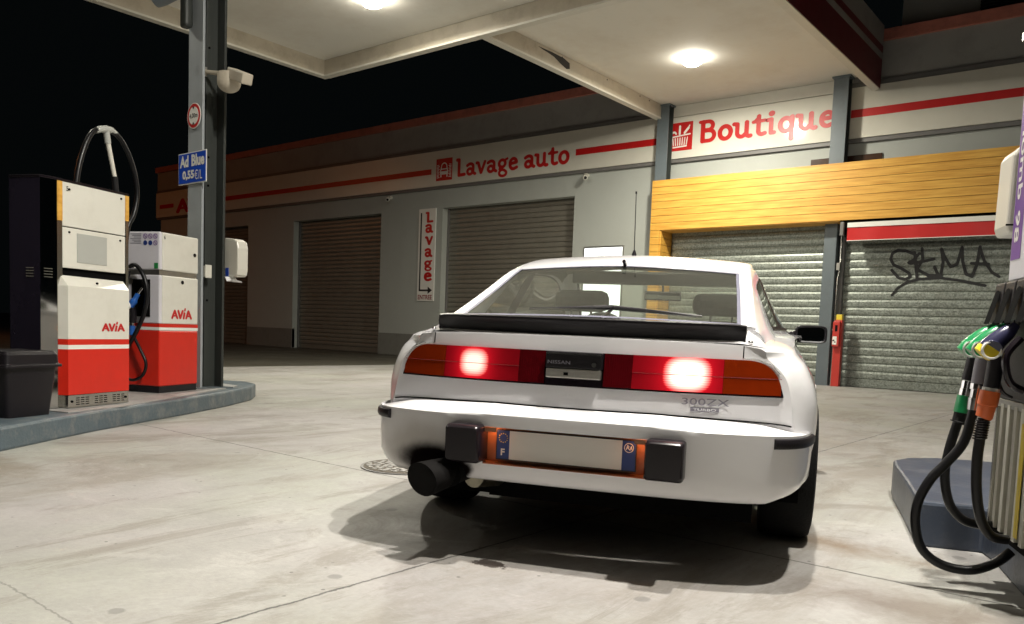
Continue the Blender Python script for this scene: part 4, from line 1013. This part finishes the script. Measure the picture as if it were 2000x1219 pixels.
def gcls(i,j):
    s=(gs[i]+gs[i+1])/2; u=(gu[j]+gu[j+1])/2
    if s<2 and u>4:
        if s<.05 or s>1.95 or u<4.045: return 'trim'
        return 'rear_glass'
    if s>5 and u>4: return 'trimb' if (s<5.05 or s>5.95 or u<4.045) else 'windscreen'
    if 1<u<2 and 2<s<3: return 'frame' if (s<2.05 or s>2.95 or u<1.09 or u>1.91) else 'quarter'
    if 1<u<2 and 3<s<4: return 'frame'
    if 1<u<2 and 4<s<5.75: return 'frame' if (s<4.05 or s>5.7 or u<1.09 or u>1.91) else 'doorglass'
    return 'roof'
sidebuild('roof','paint',GP,lambda i,j:gcls(i,j)=='roof',car)
sidebuild('rear_window','glass',GP,lambda i,j:gcls(i,j)=='rear_glass',car)
sidebuild('windscreen','glass',GP,lambda i,j:gcls(i,j)=='windscreen',car)
GO=GP.copy()
# trims sit 3 mm proud
def offset(GP,d):
    G2=GP.copy()
    for i in range(GP.shape[0]):
        for j in range(GP.shape[1]):
            a=GP[min(i+1,GP.shape[0]-1),j]-GP[max(i-1,0),j]; b=GP[i,min(j+1,GP.shape[1]-1)]-GP[i,max(j-1,0)]
            n=np.cross(a,b); L=np.linalg.norm(n); 
            if L>0:
                n=n/L
                if n@(GP[i,j]-np.array([0,GP[i,j][1],.7]))<0: n=-n
                G2[i,j]=GP[i,j]+n*d
    return G2
G3=offset(GP,.003)
sidebuild('window_trim','trim',G3,lambda i,j:gcls(i,j)=='trim',car)
sidebuild('windscreen_trim','black_plastic',G3,lambda i,j:gcls(i,j)=='trimb',car)
sidebuild('side_window_frame','black_plastic',G3,lambda i,j:gcls(i,j)=='frame',car)
for o in sidebuild('quarter_window','side_glass',GP,lambda i,j:gcls(i,j)=='quarter',car,merge=False): pass
for o in sidebuild('door_window','side_glass',GP,lambda i,j:gcls(i,j)=='doorglass',car,merge=False): pass
# headliner and inner pillars
GI=offset(GP,-.022)
sidebuild('headliner','headliner',GI,lambda i,j:gcls(i,j)=='roof' and 2.05<(gs[i]+gs[i+1])/2<5.0 and (gu[j]+gu[j+1])/2>2.1,car)
for sg in (1,-1):
    js=[j for j in range(len(gu)) if gu[j]<=4.2]
    MB().grid([[(sg*GP[0,j][0],GP[0,j][1]+.002,GP[0,j][2]-.002) for j in js],[(sg*GP[0,j][0],GP[0,j][1]-.012,.79) for j in js]],True).build('quarter_base','paint',car)
# ---- seams
def strip(name,m,pts,wid,par,d=.002):
    pts=[Vector(p) for p in pts]; mb=MB(); mb.tube(pts,wid,6); return mb.build(name,m,par)
for sg in (1,-1):
    MB().tube([(sg*.597,Vr(.597,w_)-.000,w_) for w_ in np.linspace(.795,.838,6)],.0022,6).build('panel_gap','dark',car)
    for pr_ in (4,6):
        i=int(np.argmin(abs(si-pr_))); js=[j for j in range(len(sj)) if .4<sj[j]<6.9]
        MB().tube([(sg*BPt[i,j][0],BPt[i,j][1],BPt[i,j][2]) for j in js],.003,6).build('panel_gap','dark',car)
MB().tube([(.868,1.72,.715),(.872,1.78,.722),(.874,1.88,.722),(.870,1.93,.715)],.009,8).build('door_handle','black_plastic',car); MB().tube([(-.868,1.72,.715),(-.872,1.78,.722),(-.874,1.88,.722),(-.870,1.93,.715)],.009,8).build('door_handle','black_plastic',car)
MB().tube([(-.835,.50,.742),(-.836,.54,.744)],.004,6).tube([(.846,.72,.725),(.852,.80,.730)],.003,6).build('side_marker_gap','dark',car)
def ribs(name,sc=70,st=.35):
    m=M[name]; n=m.node_tree.nodes; l=m.node_tree.links; b=n['Principled BSDF']; tc=n.new('ShaderNodeTexCoord')
    wv=n.new('ShaderNodeTexWave'); wv.bands_direction='X'; wv.inputs['Scale'].default_value=sc; l.new(tc.outputs['Object'],wv.inputs[0])
    bp=n.new('ShaderNodeBump'); bp.inputs['Strength'].default_value=st; bp.inputs['Distance'].default_value=.002; l.new(wv.outputs[0],bp.inputs['Height']); l.new(bp.outputs[0],b.inputs['Normal'])
ribs('amber'); ribs('lens_red'); ribs('lens_dark',40)
# ---- tail lamp band
def top(u):
    u=abs(u)
    if u<=.60: return .7885
    f=(u-.60)/(.737-.60); return .6665+(.7885-.6665)*max(0,1-f**2.6)**(1/1.9)
def lens(name,m,u0,u1,d,zb=.664,n=24,inset=0):
    rows=[]
    us=np.linspace(u0,u1,n)
    for k in np.linspace(0,1,9):
        rows.append([(u,Vr(u,zb+(top(u)-zb)*k)-d,(zb+inset)+((top(u)-inset)-(zb+inset))*k) for u in us])
    mb=MB(); mb.grid(rows,True)
    # side rims give thickness
    b=[(u,Vr(u,zb)-d+.02,zb+inset) for u in us]; t_=[(u,Vr(u,top(u))-d+.02,top(u)-inset) for u in us]
    mb.grid([b,rows[0]],False); mb.grid([rows[-1],t_],False); return mb.build(name,m,car)
lens('lamp_surround','black_gloss',-.742,.742,.004,.660,90)
def lampshader(cx,rx,rz,k):
    m=bpy.data.materials.new('lit_tail_lens'); m.use_nodes=True; n=m.node_tree.nodes; l=m.node_tree.links; b=n['Principled BSDF']
    b.inputs['Base Color'].default_value=(.20,.004,.008,1); b.inputs['Roughness'].default_value=.12; b.inputs['Coat Weight'].default_value=.6
    tc=n.new('ShaderNodeTexCoord'); sp=n.new('ShaderNodeSeparateXYZ'); l.new(tc.outputs['Object'],sp.inputs[0])
    def mth(op,a,c=None):
        k=n.new('ShaderNodeMath'); k.operation=op
        for i,v in enumerate((a,c)):
            if isinstance(v,(int,float)): k.inputs[i].default_value=v
            elif v is not None: l.new(v,k.inputs[i])
        return k.outputs[0]
    dx=mth('DIVIDE',mth('SUBTRACT',sp.outputs[0],cx),rx); dz=mth('DIVIDE',mth('SUBTRACT',sp.outputs[2],.7285),rz)
    # horizontal flutes of the lens jitter the outline
    wv=n.new('ShaderNodeTexWave'); wv.bands_direction='Z'; wv.inputs['Scale'].default_value=38; wv.inputs['Distortion'].default_value=1; l.new(tc.outputs['Object'],wv.inputs[0])
    r2=mth('ADD',mth('POWER',mth('ABSOLUTE',dx,None),2.8),mth('POWER',mth('ABSOLUTE',dz,None),2.8))
    r2=mth('ADD',r2,mth('MULTIPLY',mth('SUBTRACT',wv.outputs[0],.5),.16))
    # lit bulb seen through red plastic: hot core then red falloff
    core=n.new('ShaderNodeMapRange'); core.inputs[1].default_value=1.25; core.inputs[2].default_value=.10; l.new(r2,core.inputs[0])
    fall=mth('DIVIDE',1.0,mth('ADD',1.0,mth('POWER',mth('MULTIPLY',mth('ADD',mth('MULTIPLY',dx,dx),mth('MULTIPLY',dz,mth('MULTIPLY',dz,.35))),.75),1.7)))
    mx=n.new('ShaderNodeMixRGB'); mx.inputs[1].default_value=(1,.010,.025,1); mx.inputs[2].default_value=(1,.50,.40,1); l.new(core.outputs[0],mx.inputs[0])
    st=mth('ADD',mth('MULTIPLY',fall,.55),mth('MULTIPLY',core.outputs[0],k))
    l.new(mx.outputs[0],b.inputs['Emission Color']); l.new(st,b.inputs['Emission Strength']); return m
for sg in (1,-1):
    lens('indicator_lens','amber',sg*.535,sg*.733,.010,.667,26)
    M['lit']=lampshader(*((.41,.080,.062,2.4) if sg>0 else (-.405,.060,.052,1.1))); lens('brake_lamp_lens','lit',sg*.215,sg*.534,.010,.667,20)
    lens('reflector_lens','lens_dark',sg*.112,sg*.214,.010,.667,8)
    mb=MB(); mb.tube([(sg*u,Vr(u,.727)-.0105,.7255) for u in np.linspace(.215,.733,20)],.0012,5); mb.build('lens_ridge','lens_red',car)
MB().tube([(.60,Vr(.6,.79)-.006,.793),(.65,Vr(.65,.79)-.004,.790),(.70,Vr(.7,.775)-.004,.772),(.725,Vr(.725,.74)-.003,.742)],.0025,6).build('lens_edge','chrome',car); MB().tube([(-.60,Vr(.6,.79)-.006,.793),(-.65,Vr(.65,.79)-.004,.790),(-.70,Vr(.7,.775)-.004,.772),(-.725,Vr(.725,.74)-.003,.742)],.0025,6).build('lens_edge','chrome',car)
# centre emblem block
MB().box(-.106,.106,.103,.15,.727,.788).build('emblem_block','black_plastic',car,.004)
MB().box(-.104,.104,.101,.15,.690,.7255).build('emblem_plate','steel_dull',car,.004)
MB().box(-.104,.104,.0985,.1028,.779,.783).build('emblem_edge','chrome',car)
PE=lambda x,z:(x,.1022,z)
text('maker_lettering','NISSAN',-.098,-.012,.742,.755,PE,'badge_grey',car,.01)
MB().tube([(.078,.098,.744),(.078,.104,.744)],.009,14).build('lock','chrome',car)
MB().box(-.035,-.018,.0995,.1008,.701,.712).build('lock_slot','dark',car)
M['badge_pale']=mat('badge_pale_grey',(.36,.35,.39),.4)
# badges
def PB(x,z): return (x,Vr(x,z)-.004,z)
text('model_lettering','300ZX',.397,.560,.621,.645,PB,'badge_grey',car,.004)
mb=MB(); mb.grid([[(u,Vr(u,w_)-.003,w_) for u in np.linspace(.428,.527,6)] for w_ in (.5985,.6135)],False); mb.build('badge_plate','badge_grey',car)
text('badge_lettering','TURBO',.438,.517,.6015,.6105,lambda x,z:(x,Vr(x,z)-.005,z),'paint',car,.01)
# ---- rear bumper: profile swept along a plan curve
path=[(0,.0),(.16,.001),(.305,.004),(.45,.014),(.58,.034),(.68,.062),(.755,.10),(.806,.16),(.835,.24),(.852,.34),(.862,.44),(.868,.54)]
half=[]; 
ts=[0,.5,1,1.5,2]+[2+.25*k for k in range(1,37)]
for t_ in ts:
    p=crs(np.array([(-.16,.001)]+path,float),t_+1); half.append(p)
half=np.array(half); half[:,0]=np.maximum(half[:,0],0); half[4]=(.305,.004)
full=[(-x,y) for x,y in half[::-1]]+[(x,y) for x,y in half[1:]]
full=np.array(full); T_=np.gradient(full,axis=0); T_/=np.linalg.norm(T_,axis=1)[:,None]; Nn=np.stack([T_[:,1],-T_[:,0]],1)  # outward
# profile: (inward distance, w)
prof=[(.128,.583),(.122,.582),(.118,.5805),(.02,.556),(.008,.552),(.001,.5455),(.0,.537),(.0,.520),(.0,.499),(.001,.47),(.002,.43),(.004,.395),(.006,.361),(.009,.345),(.013,.325),(.020,.308),(.034,.296),(.06,.289),(.10,.286),(.14,.285)]
def bpos(k,d,w_):
    x,y=full[k]; au=abs(x)
    ww=w_-(.022*max(0,(au-.3)/.5) if w_>.54 else 0)
    if w_<.36: ww=w_+.03*max(0,(au-.72)/.12)*(.36-w_)/.07; d=d*(1+.5*max(0,(au-.7)/.15))
    return (x-Nn[k][0]*d, y-Nn[k][1]*d, ww)
rows=[[bpos(k,d,w_) for d,w_ in prof] for k in range(len(full))]
mb=MB(); n=len(prof); vs=[p for r_ in rows for p in r_]; fs=[]
k5=[i for i,p in enumerate(prof) if p[1]==.499][0]; k9=[i for i,p in enumerate(prof) if p[1]==.361][0]
def exhaust_cut(x,w_): return False
for i in range(len(full)-1):
    xm=(full[i][0]+full[i+1][0])/2
    for j in range(n-1):
        if abs(xm)<.305 and k5<=j<k9: continue
        fs.append((i*n+j,i*n+j+1,(i+1)*n+j+1,(i+1)*n+j))
mb.add(vs,fs,True)
def bumper_paint():
    m=M['paint'].copy(); m.name='sooted_bumper_paint'; n=m.node_tree.nodes; l=m.node_tree.links; b=n['Principled BSDF']
    src=b.inputs['Base Color'].links[0].from_socket
    tc=n.new('ShaderNodeTexCoord'); sp=n.new('ShaderNodeSeparateXYZ'); l.new(tc.outputs['Object'],sp.inputs[0])
    no=n.new('ShaderNodeTexNoise'); no.inputs['Scale'].default_value=9; no.inputs['Detail'].default_value=5; l.new(tc.outputs['Object'],no.inputs['Vector'])
    def mth(op,a,c=None):
        k=n.new('ShaderNodeMath'); k.operation=op
        for i,v in enumerate((a,c)):
            if isinstance(v,(int,float)): k.inputs[i].default_value=v
            elif v is not None: l.new(v,k.inputs[i])
        return k.outputs[0]
    def blob(cx,cz,rx,rz,lo,hi):
        dx=mth('DIVIDE',mth('SUBTRACT',sp.outputs[0],cx),rx); dz=mth('DIVIDE',mth('SUBTRACT',sp.outputs[2],cz),rz)
        r=mth('SQRT',mth('ADD',mth('MULTIPLY',dx,dx),mth('MULTIPLY',dz,dz)))
        r=mth('ADD',r,mth('MULTIPLY',mth('SUBTRACT',no.outputs[0],.5),.5))
        mr=n.new('ShaderNodeMapRange'); mr.interpolation_type='SMOOTHERSTEP'; mr.inputs[1].default_value=lo; mr.inputs[2].default_value=hi; mr.inputs[3].default_value=1; mr.inputs[4].default_value=0; l.new(r,mr.inputs[0]); return mr.outputs[0]
    f=mth('MAXIMUM',blob(-.52,.35,.165,.075,.5,1.25),blob(-.49,.33,.16,.075,.8,1.0))
    inv=mth('SUBTRACT',1.0,f); l.new(mth('MULTIPLY',inv,.8),b.inputs['Coat Weight']); l.new(mth('MULTIPLY',inv,.5),b.inputs['Specular IOR Level'])
    mx=n.new('ShaderNodeMixRGB'); mx.inputs[2].default_value=(.006,.004,.004,1); l.new(f,mx.inputs[0]); l.new(src,mx.inputs[1]); 
    g=blob(-.56,.38,.20,.12,.3,1.5); m0=n.new('ShaderNodeMixRGB'); m0.inputs[2].default_value=(.22,.17,.11,1); l.new(mth('MULTIPLY',g,.5),m0.inputs[0]); l.new(src,m0.inputs[1]); l.new(m0.outputs[0],mx.inputs[1])
    l.new(mx.outputs[0],b.inputs['Base Color']); return m
bump=mb.build('rear_bumper',bumper_paint(),car)
gp=[]
for u in np.linspace(-.775,.775,61):
    py=float(np.interp(abs(u),half[:,0],half[:,1])); dd=max(.02,Vr(u,.57)-py); ww=.556+(dd-.02)*.25-.022*max(0,(abs(u)-.3)/.5)
    gp.append((u,Vr(u,ww)-.0015,ww+.0025))
MB().tube(gp,.0026,6).build('bumper_gap','dark',car)
# plate recess
mb=MB(); u0,z0,z1=.304,.361,.499; d=.05
mb.add([(-u0,.004,z0),(u0,.004,z0),(u0,.004,z1),(-u0,.004,z1),(-u0,.004+d,z0+.004),(u0,.004+d,z0+.004),(u0,.004+d,z1-.004),(-u0,.004+d,z1-.004)],[(0,1,5,4),(2,3,7,6),(1,2,6,5),(3,0,4,7),(4,5,6,7)])
M['recess']=mat('recess_brown',(.30,.13,.065),.4,var=.15,dirt=.2,ds=8); mb.build('plate_recess','recess',car)
for sg in (1,-1):
    MB().box(sg*.296,sg*.262,.008,.020,.4925,.4955).build('plate_lamp','plate_bulb',car)
    MB().box(sg*.300,sg*.255,.003,.0065,.481,.498).build('plate_lamp_hood','recess',car)
pl_=MB().box(-.262,.262,.030,.034,.377,.490).build('number_plate','black_sign',car,.002)
pz0,pz1=.3805,.4865
def PP(y=.0285): return lambda x,z:(x,y,z)
MB().box(-.210,.210,.0288,.0299,pz0,pz1).build('plate_face','plate',pl_)
MB().box(-.258,-.2105,.0288,.0299,pz0,pz1).build('country_band','navy',pl_); MB().box(.2105,.258,.0288,.0299,pz0,pz1).build('region_band','navy',pl_)
mb=MB()
for k in range(12):
    a=2*math.pi*k/12; cx,cz=-.234+.0165*math.cos(a),.459+.0165*math.sin(a)
    pts=[(cx+(.0030 if q%2==0 else .0014)*math.sin(math.pi*q/5),.0282,cz+(.0030 if q%2==0 else .0014)*math.cos(math.pi*q/5)) for q in range(10)]
    mb.add(pts,[tuple(range(10))])
mb.build('star_ring','yellow',pl_)
text('country_letter','F',-.242,-.227,.394,.419,PP(.0282),'plate',pl_,.03)
v=[sdf_polys([(arc(0,0,.016,.016,0,360,28),.0025)],.0008,.002),sdf_polys([([(-.009,-.006),(-.005,.009),(.0,.004),(-.005,.0),(.004,-.007)],.003)],.0008,.002),sdf_polys([([(.004,-.008),(.008,.006),(.011,-.006)],.003)],.0008,.002)]
flat('region_emblem',v,lambda x,z:(.234+x,.0282,.462+z),'plate',pl_)
# bumper pads
for sg in (1,-1):
    mb=MB(); rows=[]
    x0,x1=.298,.436; pp=[(.03,0),(-.055,0),(-.070,.005),(-.077,.013)]
    for yv,ins in pp:
        a=[]
        for cx,cz,a0 in ((x1-.016-ins*.6,.509-.014-ins*.8,0),(x0+.016+ins*.6,.509-.014-ins*.8,90),(x0+.016+ins*.6,.364+.014+ins*.8,180),(x1-.016-ins*.6,.364+.014+ins*.8,270)):
            for q in range(5): a.append((sg*(cx+.014*math.cos(R(a0+22.5*q))),yv+.012,cz+.012*math.sin(R(a0+22.5*q))))
        rows.append(a)
    mb.grid(rows,True,True); mb.add(rows[-1],[tuple(range(20))]); mb.build('bumper_pad','black_gloss',car)
# corner rub strips
for sg in (1,-1):
    ks=[k for k in range(len(full)) if full[k][0]*sg>.705 and full[k][1]<.36]
    rows=[]
    for a,(d,w_) in enumerate([(.0,.492),(-.009,.494),(-.013,.502),(-.013,.516),(-.009,.526),(.0,.529)]):
        rows.append([(full[k][0]-Nn[k][0]*d,full[k][1]-Nn[k][1]*d,w_-.004*sg*0) for k in ks])
    mb=MB(); mb.grid(rows,True); 
    for e in (0,-1): mb.add([r_[e] for r_ in rows],[tuple(range(6))])
    mb.build('rub_strip','black_plastic',car)
# ---- spoiler
rows=[]
for u in list(np.linspace(-.60,.60,37)):
    e=max(0,(abs(u)-.54)/.06)**2; vv=.165+.07*(abs(u)/.6)**2.2; h=.062*(1-.12*e)
    pr_=[(vv+.03,.845),(vv+.010,.850),(vv+.012,.865),(vv+.004,.885),(vv-.012+.02*e,.903-.004*e),(vv-.012+.02*e,.911-.004*e),(vv+.0+.02*e,.916-.004*e),(vv+.10,.905),(vv+.17,.895)]
    rows.append([(u,a,b) for a,b in pr_])
mb=MB(); mb.grid(rows,True); mb.add(rows[0],[tuple(range(9))]); mb.add(rows[-1],[tuple(range(9))]); mb.build('rear_spoiler','black_plastic',car)
rows=[]
for u in np.linspace(-.672,.672,33):
    e=min(1,max(0,(abs(u)-.565)/.107)); w1=.914-.066*e**1.3; w0=.846-.012*max(0,(abs(u)-.60)/.07)
    rows.append([(u,Vr(u,.845)+.018,w0),(u,.30,w0+(w1-w0)*.62),(u,.43,w1)])
mb=MB(); mb.grid(rows,True); mb.build('hatch_lid','paint',car)
# chrome lock stubs
MB().ell((-.617,.235,.852),.010,.010,.008,10,6).ell((.617,.245,.852),.010,.010,.008,10,6).build('hinge_cap','chrome',car)
# wiper
MB().tube([(.03,.46,.925),(.06,.51,.967),(-.08,.51,.962),(-.26,.505,.949)],[.011,.010,.006,.004],8).tube([(.06,.51,.967),(.22,.505,.958),(.40,.495,.943)],[.009,.008,.004],8).tube([(-.30,.51,.951),(.05,.53,.975),(.42,.51,.945)],.0055,6).build('rear_wiper','black_plastic',car)
MB().tube([(0,1.07,1.186),(0,1.06,1.200),(0,1.04,1.205)],.009,8).build('washer_nozzle','black_gloss',car)
MB().tube([(-.03,1.50,1.262),(-.03,1.50,1.285),(-.03,1.495,1.305)],[.018,.012,.005],12).tube([(-.03,1.495,1.305),(-.035,1.49,1.60)],[.0028,.0022],6).tube([(-.035,1.49,1.597),(-.035,1.49,1.61)],.005,6).build('aerial','black_plastic',car)
# ---- exhaust
def squash(mb,zc=.303):
    mb.v=[(x,y,(zc+.012*(y*3))+(z-(zc+.012*(y*3)))*.80) for x,y,z in mb.v]; return mb
squash(MB().tube([(-.395,.30,.335),(-.42,.10,.325),(-.46,-.01,.312),(-.50,-.10,.298),(-.499,-.097,.2985)],[.058,.062,.071,.080,.074],28,False)).build('exhaust_tip','soot',car)
squash(MB().tube([(-.499,-.096,.2987),(-.44,.02,.312)],[.074,.064],28,True)).build('exhaust_bore','dark',car)
MB().tube([(-.25,.55,.27),(-.33,.30,.275),(-.385,.14,.29)],.052,20).build('silencer','exhaust_can',car)
# ---- mirrors
for sg in (1,-1):
    mb=MB(); rows=[]
    for y,hx,hz in ((2.43,.088,.049),(2.44,.093,.054),(2.50,.090,.052),(2.56,.06,.035)):
        cx=.918; 
        rows.append([(sg*(cx+math.copysign(abs(math.cos(a))**.35,math.cos(a))*hx),y,.908+math.copysign(abs(math.sin(a))**.45,math.sin(a))*hz) for a in np.linspace(0,2*math.pi,33)[:-1]])
    mb.grid(rows,True,True); mb.add(rows[-1],[tuple(range(32))]); a=rows[0]
    inner=[(sg*.918+(x-sg*.918)*.88,2.436,.908+(z-.908)*.84) for x,y,z in rows[0]]
    mb.grid([rows[0],inner],False,True)
    mb.tube([(sg*.845,2.46,.895),(sg*.79,2.50,.885),(sg*.74,2.56,.89)],[.04,.035,.03],10)
    mo=mb.build('door_mirror','black_plastic',car)
    g_=MB(); g_.add(inner,[tuple(range(32))]); g_.build('mirror_glass','mirror_glass',mo)
# ---- interior
for sg in (1,-1):
    s_=MB().box(sg*.41-.24,sg*.41+.24,1.95,2.07,.55,.96).build('seat_back','interior',car,.05)
    MB().box(sg*.41-.25,sg*.41+.25,2.07,2.55,.55,.70).build('seat_cushion','interior',car,.05)
    MB().box(sg*.41-.165,sg*.41+.165,1.92,2.03,.985,1.112).build('headrest','interior',car,.045)
    MB().tube([(sg*.41-.06,1.98,.94),(sg*.41-.06,1.975,1.0)],.007,8).tube([(sg*.41+.06,1.98,.94),(sg*.41+.06,1.975,1.0)],.007,8).build('headrest_post','chrome',car)
MB().box(-.66,.66,1.32,1.44,.62,.86).build('rear_bench','interior',car,.04)
MB().box(-.68,.68,2.72,3.02,.70,.86).build('dashboard','interior_dark',car,.04)
MB().tube([(-.41+.18*math.cos(a),2.62,.84+.15*math.sin(a)) for a in np.linspace(0,2*math.pi,25)],.014,8,False).build('steering_wheel','interior_dark',car)
tl=lambda x,y,z:(x,2.53+(y-2.53)*math.cos(R(9))+(z-1.118)*math.sin(R(9)),1.118-(y-2.53)*math.sin(R(9))+(z-1.118)*math.cos(R(9)))
rvm=MB().box(-.118,.118,2.52,2.54,1.088,1.148,tl).tube([(0,2.535,1.14),(0,2.50,1.22)],.007,8).build('rear_view_mirror','interior_dark',car,.01)
MB().box(-.111,.111,2.5165,2.5185,1.094,1.142,tl).build('mirror_glass','mirror_glass',rvm)
for sg in (1,-1): MB().box(sg*.07,sg*.50,2.20,2.222,1.165,1.240).build('sun_visor','headliner',car,.01)
MB().box(-.52,.52,2.16,2.198,1.165,1.245).build('header_trim','headliner',car,.01)
# ---- wheels
def wheel(v_,sg):
    t=bpy.data.objects.new('wheel',None); C.objects.link(t); t.parent=car; t.location=(sg*.79,v_,.312)
    prof_=[(-.105,.235),(-.112,.27),(-.105,.300),(-.085,.312),(0,.3145),(.085,.312),(.105,.300),(.112,.27),(.105,.235)]
    MB().grid([[(a,r0*math.cos(p),r0*math.sin(p)) for a,r0 in prof_] for p in np.linspace(0,2*math.pi,57)],True).build('tyre','tyre',t)
    mb=MB(); mb.grid([[(a,r0*math.cos(p),r0*math.sin(p)) for a,r0 in [(-.10,.233),(-.09,.205),(.08,.205),(.10,.233)]] for p in np.linspace(0,2*math.pi,41)],True)
    mb.tube([(sg*.03,0,0),(sg*.075,0,0)],.055,16)
    for k in range(5):
        a=2*math.pi*k/5; c_,s_=math.cos(a),math.sin(a)
        mb.prism([(.045,-.04),(.045,.04),(.208,.055),(.208,-.055)],.05,.075,lambda x,y,z:(sg*z,x*c_-y*s_,x*s_+y*c_))
    mb.build('rim','rim',t); MB().tube([(0,0,0),(sg*.012,0,0)],.15,24).build('brake_disc','steel_dull',t)
for v_ in (WR,WF):
    for sg in (1,-1): wheel(v_,sg)
# mud flap line / lower valance seam
# front lights (seen only from other viewpoints)
for sg in (1,-1):
    MB().box(sg*.40,sg*.62,4.18,4.40,.585,.60).build('headlamp_cover','black_gloss',car,.008)
    MB().box(sg*.46,sg*.60,4.455,4.475,.44,.50).build('front_indicator','amber',car,.006)
MB().box(-.58,.58,4.468,4.49,.36,.42).build('front_rub_strip','black_plastic',car,.01)
